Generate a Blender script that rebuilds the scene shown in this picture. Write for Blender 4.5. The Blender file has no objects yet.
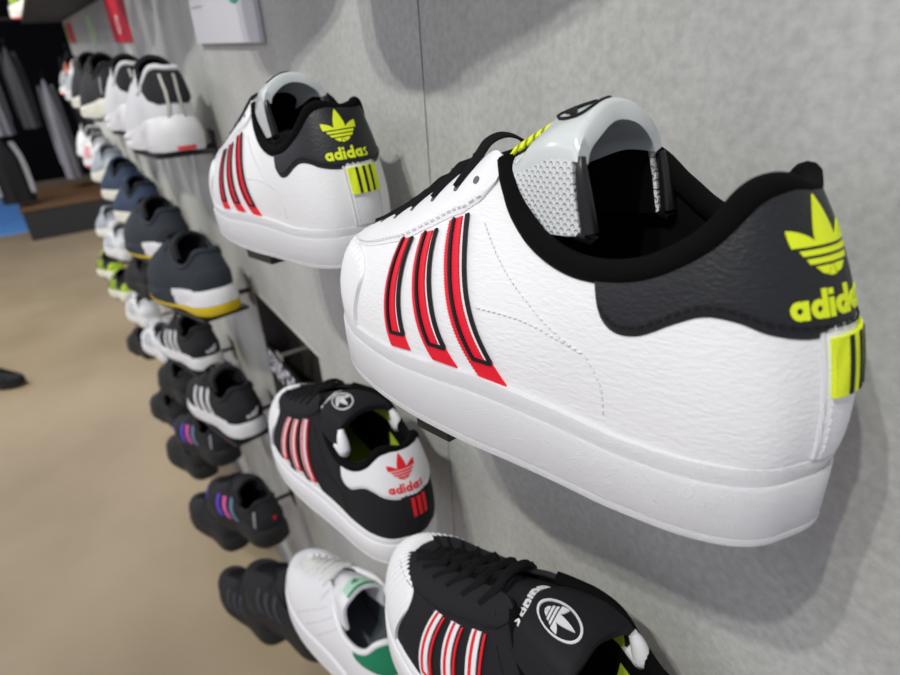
import bpy, bmesh, random
from mathutils import Vector, Matrix, geometry
# ---------------------------------------------------------------- shoe geometry (metres, shoe frame: x heel->toe, y lateral, z up)
import numpy as np
from math import sin, cos, pi, radians, sqrt, atan2, floor
def cr(C, s, closed=True):
    """Catmull-Rom through rows of C at parameters s"""
    C = np.asarray(C, float); n = len(C); s = np.atleast_1d(np.asarray(s, float))
    if closed: s = np.mod(s, n)
    else: s = np.clip(s, 0, n - 1 - 1e-9)
    i = np.floor(s).astype(int); f = (s - i)[:, None]
    if closed: g = lambda k: C[np.mod(i + k, n)]
    else: g = lambda k: C[np.clip(i + k, 0, n - 1)]
    a, b, c, d = g(-1), g(0), g(1), g(2)
    return .5 * ((2 * b) + (-a + c) * f + (2 * a - 5 * b + 4 * c - d) * f ** 2 + (-a + 3 * b - 3 * c + d) * f ** 3)

# station: base u,v | p1 out,up | p2 du,dv,dw (from top) | top u,v,w      (millimetres)
SUPER = [
 (11, 0,   7, 26,  -16, 0, -26,   29, 0, 120),
 (15, 15,  6, 26,  -12, 5, -27,   32, 13, 122.5),
 (24, 29,  5, 28,  -4, 7, -26,   38, 23, 119),
 (44, 38,  3, 28,   0, 7, -22,   49, 31, 104),
 (72, 41,  2, 24,   0, 7, -18,   69, 35, 93),
 (100, 42,  2, 22,   2, 7, -18,   94, 36, 91),
 (126, 44, 2, 24,   4, 8, -22,  116, 33, 97),
 (149, 47, 2, 26,   6, 11, -24,  132, 28, 108),
 (170, 49.5, 2, 28, 8, 14, -26,  142, 23, 121),
 (190, 51, 2, 28,  10, 15, -22,  151, 18, 133),
 (211, 51, 2, 28,  10, 17, -14,  167, 15, 128),
 (232, 49, 2, 29,  10, 17, -8,  192, 14, 117),
 (252, 45, 2, 31,  12, 17, -4,  216, 12, 106),
 (271, 37, 3, 33,  18, 15, -1,  236, 10, 98),
 (288, 25, 3, 34,  24, 10, 1,  249, 6, 92),
 (300, 9,  4, 34,  30, 4, 2,  253, 2, 90),
 (302, -6, 4, 34,  31, -1, 2,  253, -2, 90),
 (296, -21, 3, 34, 28, -8, 1,  249, -6, 92),
 (281, -35, 3, 33, 20, -14, -1, 236, -10, 98),
 (261, -43, 2, 31, 12, -16, -4, 216, -12, 106),
 (238, -47, 2, 29, 10, -17, -8, 192, -14, 117),
 (212, -47, 2, 28, 10, -17, -14, 167, -15, 128),
 (188, -44, 2, 28, 10, -15, -22, 151, -18, 134),
 (163, -40, 2, 28,  8, -14, -26, 138, -23, 133),
 (140, -36.5, 2, 26,   6, -12, -24, 120, -30, 131),
 (117, -34.5, 2, 24,   4, -9, -22, 104, -34, 125),
 (95, -34, 2, 22,   2, -7, -18, 90, -35, 113),
 (69, -35, 2, 24,   0, -7, -18, 70, -34, 101),
 (42, -35, 3, 28,   0, -7, -22, 48, -29, 108),
 (24, -28, 5, 28,  -4, -7, -26, 38, -22, 120),
 (15, -15,  6, 26,  -12, -5, -27, 33, -14, 120),
]
class Upper:
    def __init__(self, st, junc, NS=384, NT=56):
        st = np.array(st, float); self.n = len(st); self.st = st; self.junc = junc
        self.NS, self.NT = NS, NT
        s = np.linspace(0, self.n, NS, endpoint=False); self.sv = s
        t = np.linspace(0, 1, NT); self.tv = t
        self.G = np.stack([self.P(s, np.full(NS, tt)) for tt in t], 1)          # NS x NT x 3
        mid = self.G[:, int(NT * .4)]
        d = np.linalg.norm(np.roll(mid, -1, 0) - mid, axis=1); L = np.concatenate([[0], np.cumsum(d)])
        self.Ltot = L[-1]; self.L = L                                            # arc length from the heel centre
    def base(self, s):
        st = self.st; b = cr(st[:, 0:2], s) / 1000.
        return b
    def P(self, s, t):
        s = np.atleast_1d(s); t = np.atleast_1d(t)[:, None]
        q = cr(self.st, s) / 1000.
        e = .02; b0 = cr(self.st[:, 0:2], s - e); b1 = cr(self.st[:, 0:2], s + e)
        tg = b1 - b0; tg /= np.linalg.norm(tg, axis=1)[:, None]; nrm = np.stack([-tg[:, 1], tg[:, 0]], 1)   # walking heel->lateral->toe: outward is left
        nrm = np.where((nrm[:, :1] * 0 + 1) > 0, nrm, nrm)
        B = np.column_stack([q[:, 0:2], self.junc(q[:, 0])])
        P1 = B + np.column_stack([nrm * q[:, 2:3], q[:, 3]])
        T = q[:, 7:10]; P2 = T + q[:, 4:7]
        return (1 - t) ** 3 * B + 3 * (1 - t) ** 2 * t * P1 + 3 * (1 - t) * t ** 2 * P2 + t ** 3 * T
    def N(self, s, t):
        e = .03; a = self.P(s + e, t) - self.P(s - e, t)
        t0 = np.clip(t - .01, 0, 1); t1 = np.clip(t + .01, 0, 1)
        b = self.P(s, t1) - self.P(s, t0)
        n = np.cross(b, a); n /= (np.linalg.norm(n, axis=1)[:, None] + 1e-12)
        return n
    def s_of_l(self, l):
        l = np.mod(l, self.Ltot); return np.interp(l, self.L, np.append(self.sv, self.n))
    def t_of_w(self, s, w):
        s = np.atleast_1d(s); w = np.atleast_1d(w); out = np.zeros(len(s))
        tt = np.linspace(0, 1, 60)
        for k in range(len(s)):
            z = self.P(np.full(60, s[k]), tt)[:, 2]; z = np.maximum.accumulate(z + tt * 1e-7)
            out[k] = np.interp(w[k], z, tt)
        return out
    def at_lw(self, l, w, off=0.):
        s = self.s_of_l(np.atleast_1d(l)); t = self.t_of_w(s, w)
        return self.P(s, t) + self.N(s, t) * off
    def at_st(self, s, t, off=0.):
        s = np.atleast_1d(s).astype(float); t = np.atleast_1d(t).astype(float)
        return self.P(s, t) + self.N(s, t) * np.reshape(off, (-1, 1))
def junc_super(u): return .030 + np.interp(u, [0, .045, .072, .1, .15, .2, .26, .3], [-.003, -.003, -.003, 0, .005, .005, .010, .014])
def bottom_super(u): return np.interp(u, [0, .08, .15, .2, .25, .3], [-.006, -.006, -.003, .002, .007, .014])

# ---------------------------------------------------------------- blender helpers
scene = bpy.context.scene
COL = scene.collection
def mesh_obj(name, V, F, mat, parent=None, smooth=True, mats=None, fmi=None):
    me = bpy.data.meshes.new(name)
    me.from_pydata([tuple(map(float, v)) for v in V], [], [tuple(map(int, f)) for f in F]); me.validate(); me.update()
    for m in (mats or [mat]): me.materials.append(m)
    if fmi is not None and len(fmi) == len(me.polygons): me.polygons.foreach_set('material_index', fmi)
    if smooth:
        me.polygons.foreach_set('use_smooth', [True] * len(me.polygons)); me.set_sharp_from_angle(angle=radians(42))
    o = bpy.data.objects.new(name, me); COL.objects.link(o)
    if parent is not None: o.parent = parent
    return o
class MB:
    """collects pieces that make ONE part"""
    def __init__(self): self.V = []; self.F = []
    def add(self, V, F):
        k = len(self.V); self.V += [tuple(v) for v in V]; self.F += [tuple(i + k for i in f) for f in F]; return self
    def box(self, lo, hi):
        x0, y0, z0 = lo; x1, y1, z1 = hi
        return self.add([(x0,y0,z0),(x1,y0,z0),(x1,y1,z0),(x0,y1,z0),(x0,y0,z1),(x1,y0,z1),(x1,y1,z1),(x0,y1,z1)],
                        [(0,3,2,1),(4,5,6,7),(0,1,5,4),(1,2,6,5),(2,3,7,6),(3,0,4,7)])
    def bbox(self, lo, hi, b):
        bm = bmesh.new(); bmesh.ops.create_cube(bm, size=1)
        lo = Vector(lo); hi = Vector(hi)
        for v in bm.verts: v.co = Vector(((v.co.x+.5)*(hi.x-lo.x)+lo.x, (v.co.y+.5)*(hi.y-lo.y)+lo.y, (v.co.z+.5)*(hi.z-lo.z)+lo.z))
        bmesh.ops.bevel(bm, geom=bm.edges[:], offset=b, segments=3, profile=.5, affect='EDGES')
        bm.verts.index_update(); V = [v.co.copy() for v in bm.verts]; F = [[v.index for v in f.verts] for f in bm.faces]; bm.free()
        return self.add(V, F)
    def build(self, name, mat, parent=None, smooth=False): return mesh_obj(name, self.V, self.F, mat, parent, smooth)
def grid(P, cu=False, cv=False, flip=False):
    """P: nu x nv x 3 -> V,F"""
    nu, nv = P.shape[:2]; V = P.reshape(-1, 3); F = []
    for i in range(nu if cu else nu - 1):
        i2 = (i + 1) % nu
        for j in range(nv if cv else nv - 1):
            j2 = (j + 1) % nv; f = (i*nv+j, i2*nv+j, i2*nv+j2, i*nv+j2); F.append(f[::-1] if flip else f)
    return V, F
def shell(top, bot, cu=False):
    """closed thin solid between two equal grids (nu x nv x 3)"""
    nu, nv = top.shape[:2]; V = np.concatenate([top.reshape(-1,3), bot.reshape(-1,3)]); n = nu*nv
    _, F1 = grid(top, cu); F = [tuple(f) for f in F1] + [tuple(i+n for i in f[::-1]) for f in F1]
    def edge(a, b): F.append((a, a+n, b+n, b))
    for i in range(nu if cu else nu-1):
        i2 = (i+1) % nu; edge(i*nv, i2*nv); edge(i2*nv+nv-1, i*nv+nv-1)
    if not cu:
        for j in range(nv-1): edge(j+1, j); edge((nu-1)*nv+j, (nu-1)*nv+j+1)
    return V, F
def tube(path, r, k=8, closed=False, sq=(1., 1.), up=(0, 0, 1)):
    P = np.array(path, float); n = len(P); r = np.broadcast_to(r, (n,))
    if closed: T = np.roll(P, -1, 0) - np.roll(P, 1, 0)
    else: T = np.gradient(P, axis=0)
    T /= np.linalg.norm(T, axis=1)[:, None] + 1e-12
    upv = np.array(up, float); A = np.cross(T, upv); bad = np.linalg.norm(A, axis=1) < 1e-3; A[bad] = np.cross(T[bad], [1, .01, 0])
    A /= np.linalg.norm(A, axis=1)[:, None]; B = np.cross(A, T)
    th = np.linspace(0, 2*pi, k, endpoint=False)
    G = P[:, None] + (r[:, None, None]) * (A[:, None]*np.cos(th)[None, :, None]*sq[0] + B[:, None]*np.sin(th)[None, :, None]*sq[1])
    V, F = grid(G, closed, True)
    V = list(map(tuple, V)); F = list(F)
    if not closed:
        F.append(tuple(range(k))[::-1]); F.append(tuple((n-1)*k + i for i in range(k)))
    return V, F
def link_copy(root, loc=None, rot=None, label=None, group=None):
    c = root.copy(); COL.objects.link(c)
    for ch in list(root.children):
        d = ch.copy(); COL.objects.link(d); d.parent = c
        for g in list(ch.children):
            e = g.copy(); COL.objects.link(e); e.parent = d
    if loc is not None: c.location = loc
    if rot is not None: c.rotation_euler = rot
    if label: c['label'] = label
    if group: c['group'] = group
    return c
def tag(o, label, cat, group=None):
    o['label'] = label; o['category'] = cat
    if group: o['group'] = group
    return o
def empty(name, loc=(0,0,0), rot=(0,0,0)):
    o = bpy.data.objects.new(name, None); COL.objects.link(o); o.location = loc; o.rotation_euler = rot; o.empty_display_size = .05; return o

# ---------------------------------------------------------------- materials
def nt(name):
    m = bpy.data.materials.new(name); m.use_nodes = True; n = m.node_tree; return m, n, n.nodes['Principled BSDF']
def mat(name, col, rough=.5, spec=.5, metal=0, bump=None, coat=0, emit=None, estr=1, sheen=0, var=0):
    m, n, b = nt(name)
    b.inputs['Base Color'].default_value = (*col, 1); b.inputs['Roughness'].default_value = rough
    b.inputs['Specular IOR Level'].default_value = spec; b.inputs['Metallic'].default_value = metal
    b.inputs['Coat Weight'].default_value = coat; b.inputs['Sheen Weight'].default_value = sheen
    if emit: b.inputs['Emission Color'].default_value = (*emit, 1); b.inputs['Emission Strength'].default_value = estr
    L = n.links.new; N = n.nodes.new
    if bump or var:
        tc = N('ShaderNodeTexCoord')
    if var:
        no = N('ShaderNodeTexNoise'); no.inputs['Scale'].default_value = 25; no.inputs['Detail'].default_value = 4; L(tc.outputs['Object'], no.inputs['Vector'])
        mx = N('ShaderNodeMix'); mx.data_type = 'RGBA'; mx.inputs[6].default_value = (*[c*(1-var) for c in col], 1); mx.inputs[7].default_value = (*[min(1, c*(1+var)) for c in col], 1)
        L(no.outputs['Fac'], mx.inputs[0]); L(mx.outputs[2], b.inputs['Base Color'])
    if bump:
        kind, scale, stretch, strength, dist = bump
        mp = N('ShaderNodeMapping'); mp.inputs['Scale'].default_value = stretch; L(tc.outputs['Object'], mp.inputs['Vector'])
        bp = N('ShaderNodeBump'); bp.inputs['Strength'].default_value = strength; bp.inputs['Distance'].default_value = dist
        if kind == 'leather':
            nn = N('ShaderNodeTexNoise'); nn.inputs['Scale'].default_value = scale*.6; nn.inputs['Detail'].default_value = 3; L(mp.outputs[0], nn.inputs['Vector'])
            vm = N('ShaderNodeVectorMath'); vm.operation = 'MULTIPLY_ADD'; vm.inputs[1].default_value = (.006,)*3; L(nn.outputs['Color'], vm.inputs[0]); L(mp.outputs[0], vm.inputs[2])
            vo = N('ShaderNodeTexVoronoi'); vo.feature = 'SMOOTH_F1'; vo.inputs['Scale'].default_value = scale; vo.inputs['Smoothness'].default_value = .6; L(vm.outputs[0], vo.inputs['Vector'])
            iv = N('ShaderNodeMath'); iv.operation = 'MULTIPLY'; iv.inputs[1].default_value = -1; L(vo.outputs['Distance'], iv.inputs[0])
            n2 = N('ShaderNodeTexNoise'); n2.inputs['Scale'].default_value = scale*1.1; n2.inputs['Detail'].default_value = 5; L(mp.outputs[0], n2.inputs['Vector'])
            ad = N('ShaderNodeMath'); ad.operation = 'MULTIPLY_ADD'; ad.inputs[1].default_value = 1.2; L(n2.outputs['Fac'], ad.inputs[0]); L(iv.outputs[0], ad.inputs[2])
            L(ad.outputs[0], bp.inputs['Height'])
        elif kind == 'noise':
            nn = N('ShaderNodeTexNoise'); nn.inputs['Scale'].default_value = scale; nn.inputs['Detail'].default_value = 6; nn.inputs['Roughness'].default_value = .65; L(mp.outputs[0], nn.inputs['Vector']); L(nn.outputs['Fac'], bp.inputs['Height'])
        elif kind == 'dots':
            vo = N('ShaderNodeTexVoronoi'); vo.inputs['Scale'].default_value = scale; vo.inputs['Randomness'].default_value = 0; mp.inputs['Rotation'].default_value = (0, radians(45), 0); L(mp.outputs[0], vo.inputs['Vector']); mr = N('ShaderNodeMapRange'); mr.inputs['From Min'].default_value = .22; mr.inputs['From Max'].default_value = .42; mr.interpolation_type = 'SMOOTHSTEP'; L(vo.outputs['Distance'], mr.inputs['Value']); L(mr.outputs[0], bp.inputs['Height'])
        elif kind == 'weave':
            wv = N('ShaderNodeTexWave'); wv.inputs['Scale'].default_value = scale; wv.inputs['Distortion'].default_value = 1; wv.inputs['Detail'].default_value = 2; L(mp.outputs[0], wv.inputs['Vector']); L(wv.outputs['Fac'], bp.inputs['Height'])
        L(bp.outputs[0], b.inputs['Normal'])
    return m
WHITE = (.82, .82, .83)
M = dict(
 leather_white = mat('white_tumbled_leather', WHITE, .42, .5, bump=('leather', 420, (.5, 1, 1.5), .3, .0006)),
 overlay_white = mat('white_smooth_leather', (.8, .8, .82), .4, .5, bump=('leather', 520, (.6, 1, 1.3), .25, .0006)),
 rubber_white = mat('white_grained_rubber', (.8, .8, .82), .5, .45, bump=('leather', 1500, (.8, 1, 1), .7, .0006)),
 rubber_smooth = mat('white_smooth_rubber', (.8, .8, .82), .45, .45, bump=('noise', 900, (1,1,1), .2, .0003)),
 leather_black = mat('black_leather', (.013, .014, .017), .48, .4, bump=('leather', 500, (.7, 1, 1.3), .3, .0006)),
 nubuck_black = mat('black_nubuck', (.009, .009, .012), .75, .3, bump=('noise', 700, (1,1,1), .2, .0004)),
 terry_black = mat('black_terry_lining', (.004, .004, .004), .95, .1, bump=('noise', 1500, (1,1,1), .9, .001)),
 lace_black = mat('black_lace', (.006, .006, .007), .85, .2, bump=('weave', 900, (1,1,1), .5, .0004)),
 gloss_black = mat('black_glossy_piping', (.008, .008, .009), .3, .5),
 insole = mat('grey_green_insole', (.5, .56, .52), .7),
 neon = mat('neon_yellow_print', (.74, .86, .02), .5, .3),
 neon_web = mat('neon_yellow_webbing', (.76, .88, .03), .7, .2, bump=('weave', 500, (.2,.2,3), .6, .0006)),
 red = mat('red_leather', (.78, .008, .03), .45, .4, bump=('leather', 500, (1,1,1), .2, .0004)),
 red_line = mat('red_print', (.75, .01, .02), .5),
 black_line = mat('black_embroidery', (.008, .008, .01), .6, .3),
 white_gloss = mat('white_glossy_tongue_pad', (.62, .66, .66), .22, .5, coat=.3),
 mesh_white = mat('white_perforated_mesh', (.68, .71, .71), .55, .4, bump=('dots', 360, (1,.0,1), .8, .0016)),
 lime = mat('lime_green_lining', (.42, .58, .03), .8),
 thread_white = mat('white_thread', (.7, .7, .72), .6),
 green = mat('green_suede', (.003, .2, .09), .6),
 grey_lining = mat('grey_lining', (.1, .12, .14), .8),
 metal_black = mat('black_powder_coated_steel', (.012, .012, .013), .4, .5),
)

# ---------------------------------------------------------------- decals on a curved upper
def tri(poly, cell):
    """triangulate a simple polygon with inner points so it can follow a curved surface"""
    P = [Vector(p) for p in poly]; n = len(P); pts = []
    for i in range(n):
        a, b = P[i], P[(i+1) % n]; k = max(1, int((b-a).length / cell))
        for j in range(k): pts.append(a.lerp(b, j/k))
    m = len(pts); E = [(i, (i+1) % m) for i in range(m)]
    xs = [p.x for p in pts]; ys = [p.y for p in pts]; inner = []
    y = min(ys) + cell*.5
    while y < max(ys):
        x = min(xs) + cell*.5
        while x < max(xs):
            c = False; j = m-1; dmin = 1e9
            for i in range(m):
                if (ys[i] > y) != (ys[j] > y) and x < (xs[j]-xs[i])*(y-ys[i])/(ys[j]-ys[i]+1e-15)+xs[i]: c = not c
                dmin = min(dmin, (xs[i]-x)**2+(ys[i]-y)**2); j = i
            if c and dmin > (cell*.45)**2: inner.append(Vector((x, y)))
            x += cell
        y += cell
    vs, _, fs, _, _, _ = geometry.delaunay_2d_cdt(pts + inner, E, [], 1, 1e-7)
    return [(v.x, v.y) for v in vs], [tuple(f) for f in fs]
def spline2(pts, k=8, closed=True):
    C = np.array(pts, float); n = len(C); s = np.arange(0, n if closed else n-1+1e-9, 1./k)
    return [tuple(p) for p in cr(C, s, closed)]
def put_patch(mb, U, V2, F, off, thick=.0012):
    """patch given in (l, w) coordinates of upper U, with a skirt that gives it thickness"""
    V2 = np.array(V2); top = U.at_lw(V2[:, 0], V2[:, 1], off); bot = U.at_lw(V2[:, 0], V2[:, 1], off - thick)
    # orient faces outwards
    a, b, c = [top[i] for i in F[len(F)//2][:3]]; nn = np.cross(b-a, c-a); ref = top[F[len(F)//2][0]] - bot[F[len(F)//2][0]]
    if nn @ ref < 0: F = [f[::-1] for f in F]
    n = len(V2); cnt = {}
    for f in F:
        for i in range(len(f)):
            e = (f[i], f[(i+1) % len(f)]); cnt[e] = 1
    bd = [e for e in cnt if (e[1], e[0]) not in cnt]
    mb.add(np.concatenate([top, bot]), list(F) + [(a, a+n, b+n, b) for a, b in bd])
def put_poly(mb, U, poly, off, thick=.0012, cell=.004): V2, F = tri(poly, cell); put_patch(mb, U, V2, F, off, thick)
def put_ribbon(mb, U, path, width, off, thick=.0008, step=.002, closed=False):
    """constant width line along a (l,w) path"""
    P = np.array(path, float)
    if closed: P = np.vstack([P, P[:1]])
    out = []
    for a, b in zip(P[:-1], P[1:]):
        k = max(1, int(np.linalg.norm(b-a)/step)); out += [a + (b-a)*j/k for j in range(k)]
    out.append(P[-1]); P = np.array(out); T = np.gradient(P, axis=0)
    if closed: T[0] = T[-1] = P[1]-P[-2]
    T /= np.linalg.norm(T, axis=1)[:, None]+1e-12; Nn = np.column_stack([-T[:, 1], T[:, 0]])
    L = P + Nn*width/2; R = P - Nn*width/2; n = len(P)
    put_patch(mb, U, np.concatenate([L, R]), [(i, i+n, i+1+n, i+1) for i in range(n-1)], off, thick)
def stitches(mb, f, path, dash=.0022, gap=.0012, w=.0006):
    """little raised thread dashes; f maps an array of 2-D points and an offset to 3-D"""
    P = np.array(path, float); d = np.concatenate([[0], np.cumsum(np.linalg.norm(np.diff(P, axis=0), axis=1))]); x = 0
    while x + dash < d[-1]:
        q = np.array([[np.interp(x+dash*k/3, d, P[:, 0]), np.interp(x+dash*k/3, d, P[:, 1])] for k in range(4)])
        mb.add(*tube(f(q), w/2*1.2, 5)); x += dash+gap
# ---- marks: trefoil and lettering as polygons in a unit frame
def lens(cx, cy, ang, L, W, k=12):
    pts = []
    for i in range(k+1):
        t = i/k; pts.append((t*L, W/2*sin(pi*t**.85)**.85))
    for i in range(k-1, 0, -1):
        t = i/k; pts.append((t*L, -W/2*sin(pi*t**.85)**.85))
    c, s = cos(ang), sin(ang); return [(cx + x*s + y*c, cy + x*c - y*s) for x, y in pts]
def clip(poly, y0, keep_above=True):
    out = []; n = len(poly)
    for i in range(n):
        a, b = poly[i], poly[(i+1) % n]; ia = (a[1] >= y0) == keep_above; ib = (b[1] >= y0) == keep_above
        if ia: out.append(a)
        if ia != ib:
            t = (y0-a[1])/(b[1]-a[1]); out.append((a[0]+(b[0]-a[0])*t, y0))
    return out
def trefoil():
    """unit trefoil, about 1 wide, centred on 0,0.  three leaves, two bands, three feet"""
    P = []
    P.append(clip(lens(0, -.36, 0, .90, .37), -.02))
    for s in (-1, 1):
        lf = clip(lens(s*.06, -.33, s*radians(46), .74, .34), -.02)
        P.append([(x if abs(x) > .155 else s*.155, y) for x, y in lf])
    for y, hw in ((-.09, .40), (-.19, .32)):
        P.append([(-hw, y-.032), (hw, y-.032), (hw+.045, y+.032), (-hw-.045, y+.032)])
    y1 = -.255
    P.append([(-.25, y1), (-.03, y1), (-.075, -.36), (-.16, -.335)]); P.append([(.25, y1), (.03, y1), (.075, -.36), (.16, -.335)]); P.append([(-.012, y1), (.012, y1), (.05, -.375), (-.05, -.375)])
    return P
def ring(cx, cy, r, t, a0=0, a1=2*pi, k=20):
    """quads of an arc stroke"""
    out = []
    for i in range(k):
        a, b = a0+(a1-a0)*i/k, a0+(a1-a0)*(i+1)/k
        out.append([(cx+(r-t/2)*cos(a), cy+(r-t/2)*sin(a)), (cx+(r+t/2)*cos(a), cy+(r+t/2)*sin(a)), (cx+(r+t/2)*cos(b), cy+(r+t/2)*sin(b)), (cx+(r-t/2)*cos(b), cy+(r-t/2)*sin(b))])
    return out
def wordmark():
    """lower-case geometric lettering, x-height 1, returns polys and total width"""
    P = []; x = 0; t = .33; r = .5-t/2+.0
    def rect(a, b, c, d): P.append([(a, b), (c, b), (c, d), (a, d)])
    for ch in 'adidas':
        if ch in 'ad':
            P.extend(ring(x+.5, .5, r, t)); rect(x+.72, 0, x+1.02, 1.0 if ch == 'a' else 1.5); x += 1.14
        elif ch == 'i':
            rect(x, 0, x+.3, 1.0); rect(x, 1.15, x+.3, 1.45); x += .42
        else:
            u = .27
            P.extend(ring(x+.42, .73, u-.13+.0, .25, radians(20), radians(270), 10)); P.extend(ring(x+.42, .27, u-.13, .25, radians(90), radians(-160), 10)); rect(x+.40, .86, x+.72, 1.0); rect(x+.08, 0, x+.42, .14); x += .82
    return P, x-.12
# simple block capitals on a 3x5 grid (strokes) for signs
GLY = {'S':[((1,1),(0,1)),((0,1),(0,.5)),((0,.5),(1,.5)),((1,.5),(1,0)),((1,0),(0,0))],'U':[((0,1),(0,0)),((0,0),(1,0)),((1,0),(1,1))],'P':[((0,0),(0,1)),((0,1),(1,1)),((1,1),(1,.5)),((1,.5),(0,.5))],
 'E':[((1,1),(0,1)),((0,1),(0,0)),((0,0),(1,0)),((0,.5),(.8,.5))],'R':[((0,0),(0,1)),((0,1),(1,1)),((1,1),(1,.5)),((1,.5),(0,.5)),((.4,.5),(1,0))],'T':[((0,1),(1,1)),((.5,1),(.5,0))],'A':[((0,0),(.5,1)),((.5,1),(1,0)),((.2,.4),(.8,.4))],
 'D':[((0,0),(0,1)),((0,1),(.7,1)),((.7,1),(1,.7)),((1,.7),(1,.3)),((1,.3),(.7,0)),((.7,0),(0,0))],'I':[((.5,0),(.5,1))],'N':[((0,0),(0,1)),((0,1),(1,0)),((1,0),(1,1))]}
def caps(word, h, t):
    P = []; x = 0; w = .62*h
    for ch in word:
        for (a, b), (c, d) in GLY.get(ch, []):
            p = np.array([x+a*w, b*h]); q = np.array([x+c*w, d*h]); e = (q-p)/np.linalg.norm(q-p); n = np.array([-e[1], e[0]])*t/2; p = p-e*t/2; q = q+e*t/2
            P.append([tuple(p-n), tuple(q-n), tuple(q+n), tuple(p+n)])
        x += w + t*2.0
    return P, x

# ---------------------------------------------------------------- shoes
def sole_ring(U, out, w, s):
    """outline of the footprint pushed out by `out`, at height w"""
    e = .02; b = cr(U.st[:, 0:2], s); b0 = cr(U.st[:, 0:2], s-e); b1 = cr(U.st[:, 0:2], s+e); tg = b1-b0; tg /= np.linalg.norm(tg, axis=1)[:, None]
    n = np.column_stack([-tg[:, 1], tg[:, 0]]); q = b/1000. + n*np.reshape(out, (-1, 1)) if np.ndim(out) else b/1000. + n*out
    return np.column_stack([q, w])
def build_sole(U, prof, bottom, parent, n=200, front=None):
    """prof: list of (part name, material, [(out_mm, frac)...]) frac 0 bottom .. 1 junction"""
    s = np.linspace(0, U.n, n, endpoint=False)
    ub = cr(U.st[:, 0:2], s)[:, 0]/1000.; jn = U.junc(ub); bt = bottom(ub)
    for name, m, rows in prof:
        R = []
        for o_, f in rows:
            oo = np.array([o_(x) if callable(o_) else o_ for x in ub])/1000.; ff = np.array([f(x) if callable(f) else f for x in ub])
            R.append(sole_ring(U, oo, bt + (jn-bt)*ff, s))
        G = np.stack(R, 1); V, F = grid(G, True); V = list(map(tuple, V)); nr = len(rows)
        for j, rev in ((0, True), (nr-1, False)):          # caps
            c = len(V); V.append(tuple(np.mean(G[:, j], 0)))
            # cap as a strip across the shoe
            for i in range(n):
                i2 = (i+1) % n; f = (i*nr+j, i2*nr+j, c); F.append(f[::-1] if rev else f)
        F = [f[::-1] for f in F]
        # caps: replace fan centre by strip (footprint is nearly convex so the fan is fine)
        fm = None
        if front and name == 'midsole': fm = [1 if np.mean([V[i][0] for i in f]) > front[1] + .010*(np.mean([V[i][2] for i in f])-.02)/.02 else 0 for f in F]
        mesh_obj(name, V, F, m, parent, mats=[m, front[0]] if fm else None, fmi=fm)
def top_path(U, s0, s1, n, t=1., off=0., dz=0.):
    s = np.linspace(s0, s1, n); P = U.at_st(s, np.full(n, t), off); P[:, 2] += dz; return P
def inner_wall(U, s0, s1, wz, n=120, k=14, inset=.006):
    s = np.linspace(s0, s1, n); G = []
    for j in range(k+1):
        f = j/k; t = 1-f*.97; p = U.P(s, np.full(n, t)); nn = U.N(s, np.full(n, min(t, .97)))
        q = p - nn*inset*min(1, f*5+.3); q[:, 2] = np.maximum(q[:, 2], wz); G.append(q)
    return np.stack(G, 1)
TROWS = [[(250,0,86),(247,8,85),(246,12,82)], [(215,0,101),(213,9,99),(210,13,94)], [(185,0,115),(183,13,112),(178,18,104)], [(162,0,127),(156,19,121),(148,25,104)],
         [(144,0,136),(134,22,126),(126,25,102)], [(123,0,144),(115,26,132),(108,28,102)], [(102,0,148),(100,28,131),(96,29,103)]]
def tongue_grid(rows, nb=41, na=49, dz=0.):
    C = []
    for c, sh, ed in rows:
        r = [(ed[0], -ed[1], ed[2]), (sh[0], -sh[1], sh[2]), (c[0]*.3+sh[0]*.7, -sh[1]*.55, c[2]*.75+sh[2]*.25), c, (c[0]*.3+sh[0]*.7, sh[1]*.55, c[2]*.75+sh[2]*.25), sh, ed]
        C.append(cr(np.array(r, float), np.linspace(0, 6, nb), False))
    C = np.array(C); na_ = np.linspace(0, len(rows)-1, na)
    G = np.stack([cr(C[:, j], na_, False) for j in range(nb)], 1)/1000.
    G[:, :, 2] += dz
    return G                                                     # na x nb x 3 ; nb from medial to lateral
def gnormals(G):
    a = np.gradient(G, axis=0); b = np.gradient(G, axis=1); n = np.cross(a, b); n /= np.linalg.norm(n, axis=2)[:, :, None]+1e-12
    if n[G.shape[0]//2, G.shape[1]//2, 2] < 0: n = -n
    return n
def gsample(G, a, b):
    """bilinear sample at fractional a,b in 0..1"""
    na, nb = G.shape[:2]; x = np.clip(a*(na-1), 0, na-1.0001); y = np.clip(b*(nb-1), 0, nb-1.0001); i = x.astype(int); j = y.astype(int); fx = (x-i)[:, None]; fy = (y-j)[:, None]
    return (G[i, j]*(1-fx)+G[i+1, j]*fx)*(1-fy) + (G[i, j+1]*(1-fx)+G[i+1, j+1]*fx)*fy
def add_polys_on_grid(mb, G, N, polys, off, thick, cell=.03):
    for p in polys:
        V2, F = tri(p, cell); V2 = np.array(V2); P = gsample(G, V2[:, 0], V2[:, 1]); n = gsample(N, V2[:, 0], V2[:, 1]); top = P+n*off; bot = P+n*(off-thick); k = len(V2)
        a, b, c = [top[i] for i in F[0][:3]]
        if np.cross(b-a, c-a) @ n[F[0][0]] < 0: F = [f[::-1] for f in F]
        cnt = {(f[i], f[(i+1) % 3]) for f in F for i in range(3)}; bd = [e for e in cnt if (e[1], e[0]) not in cnt]
        mb.add(np.concatenate([top, bot]), list(F)+[(a, a+k, b+k, b) for a, b in bd])
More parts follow.
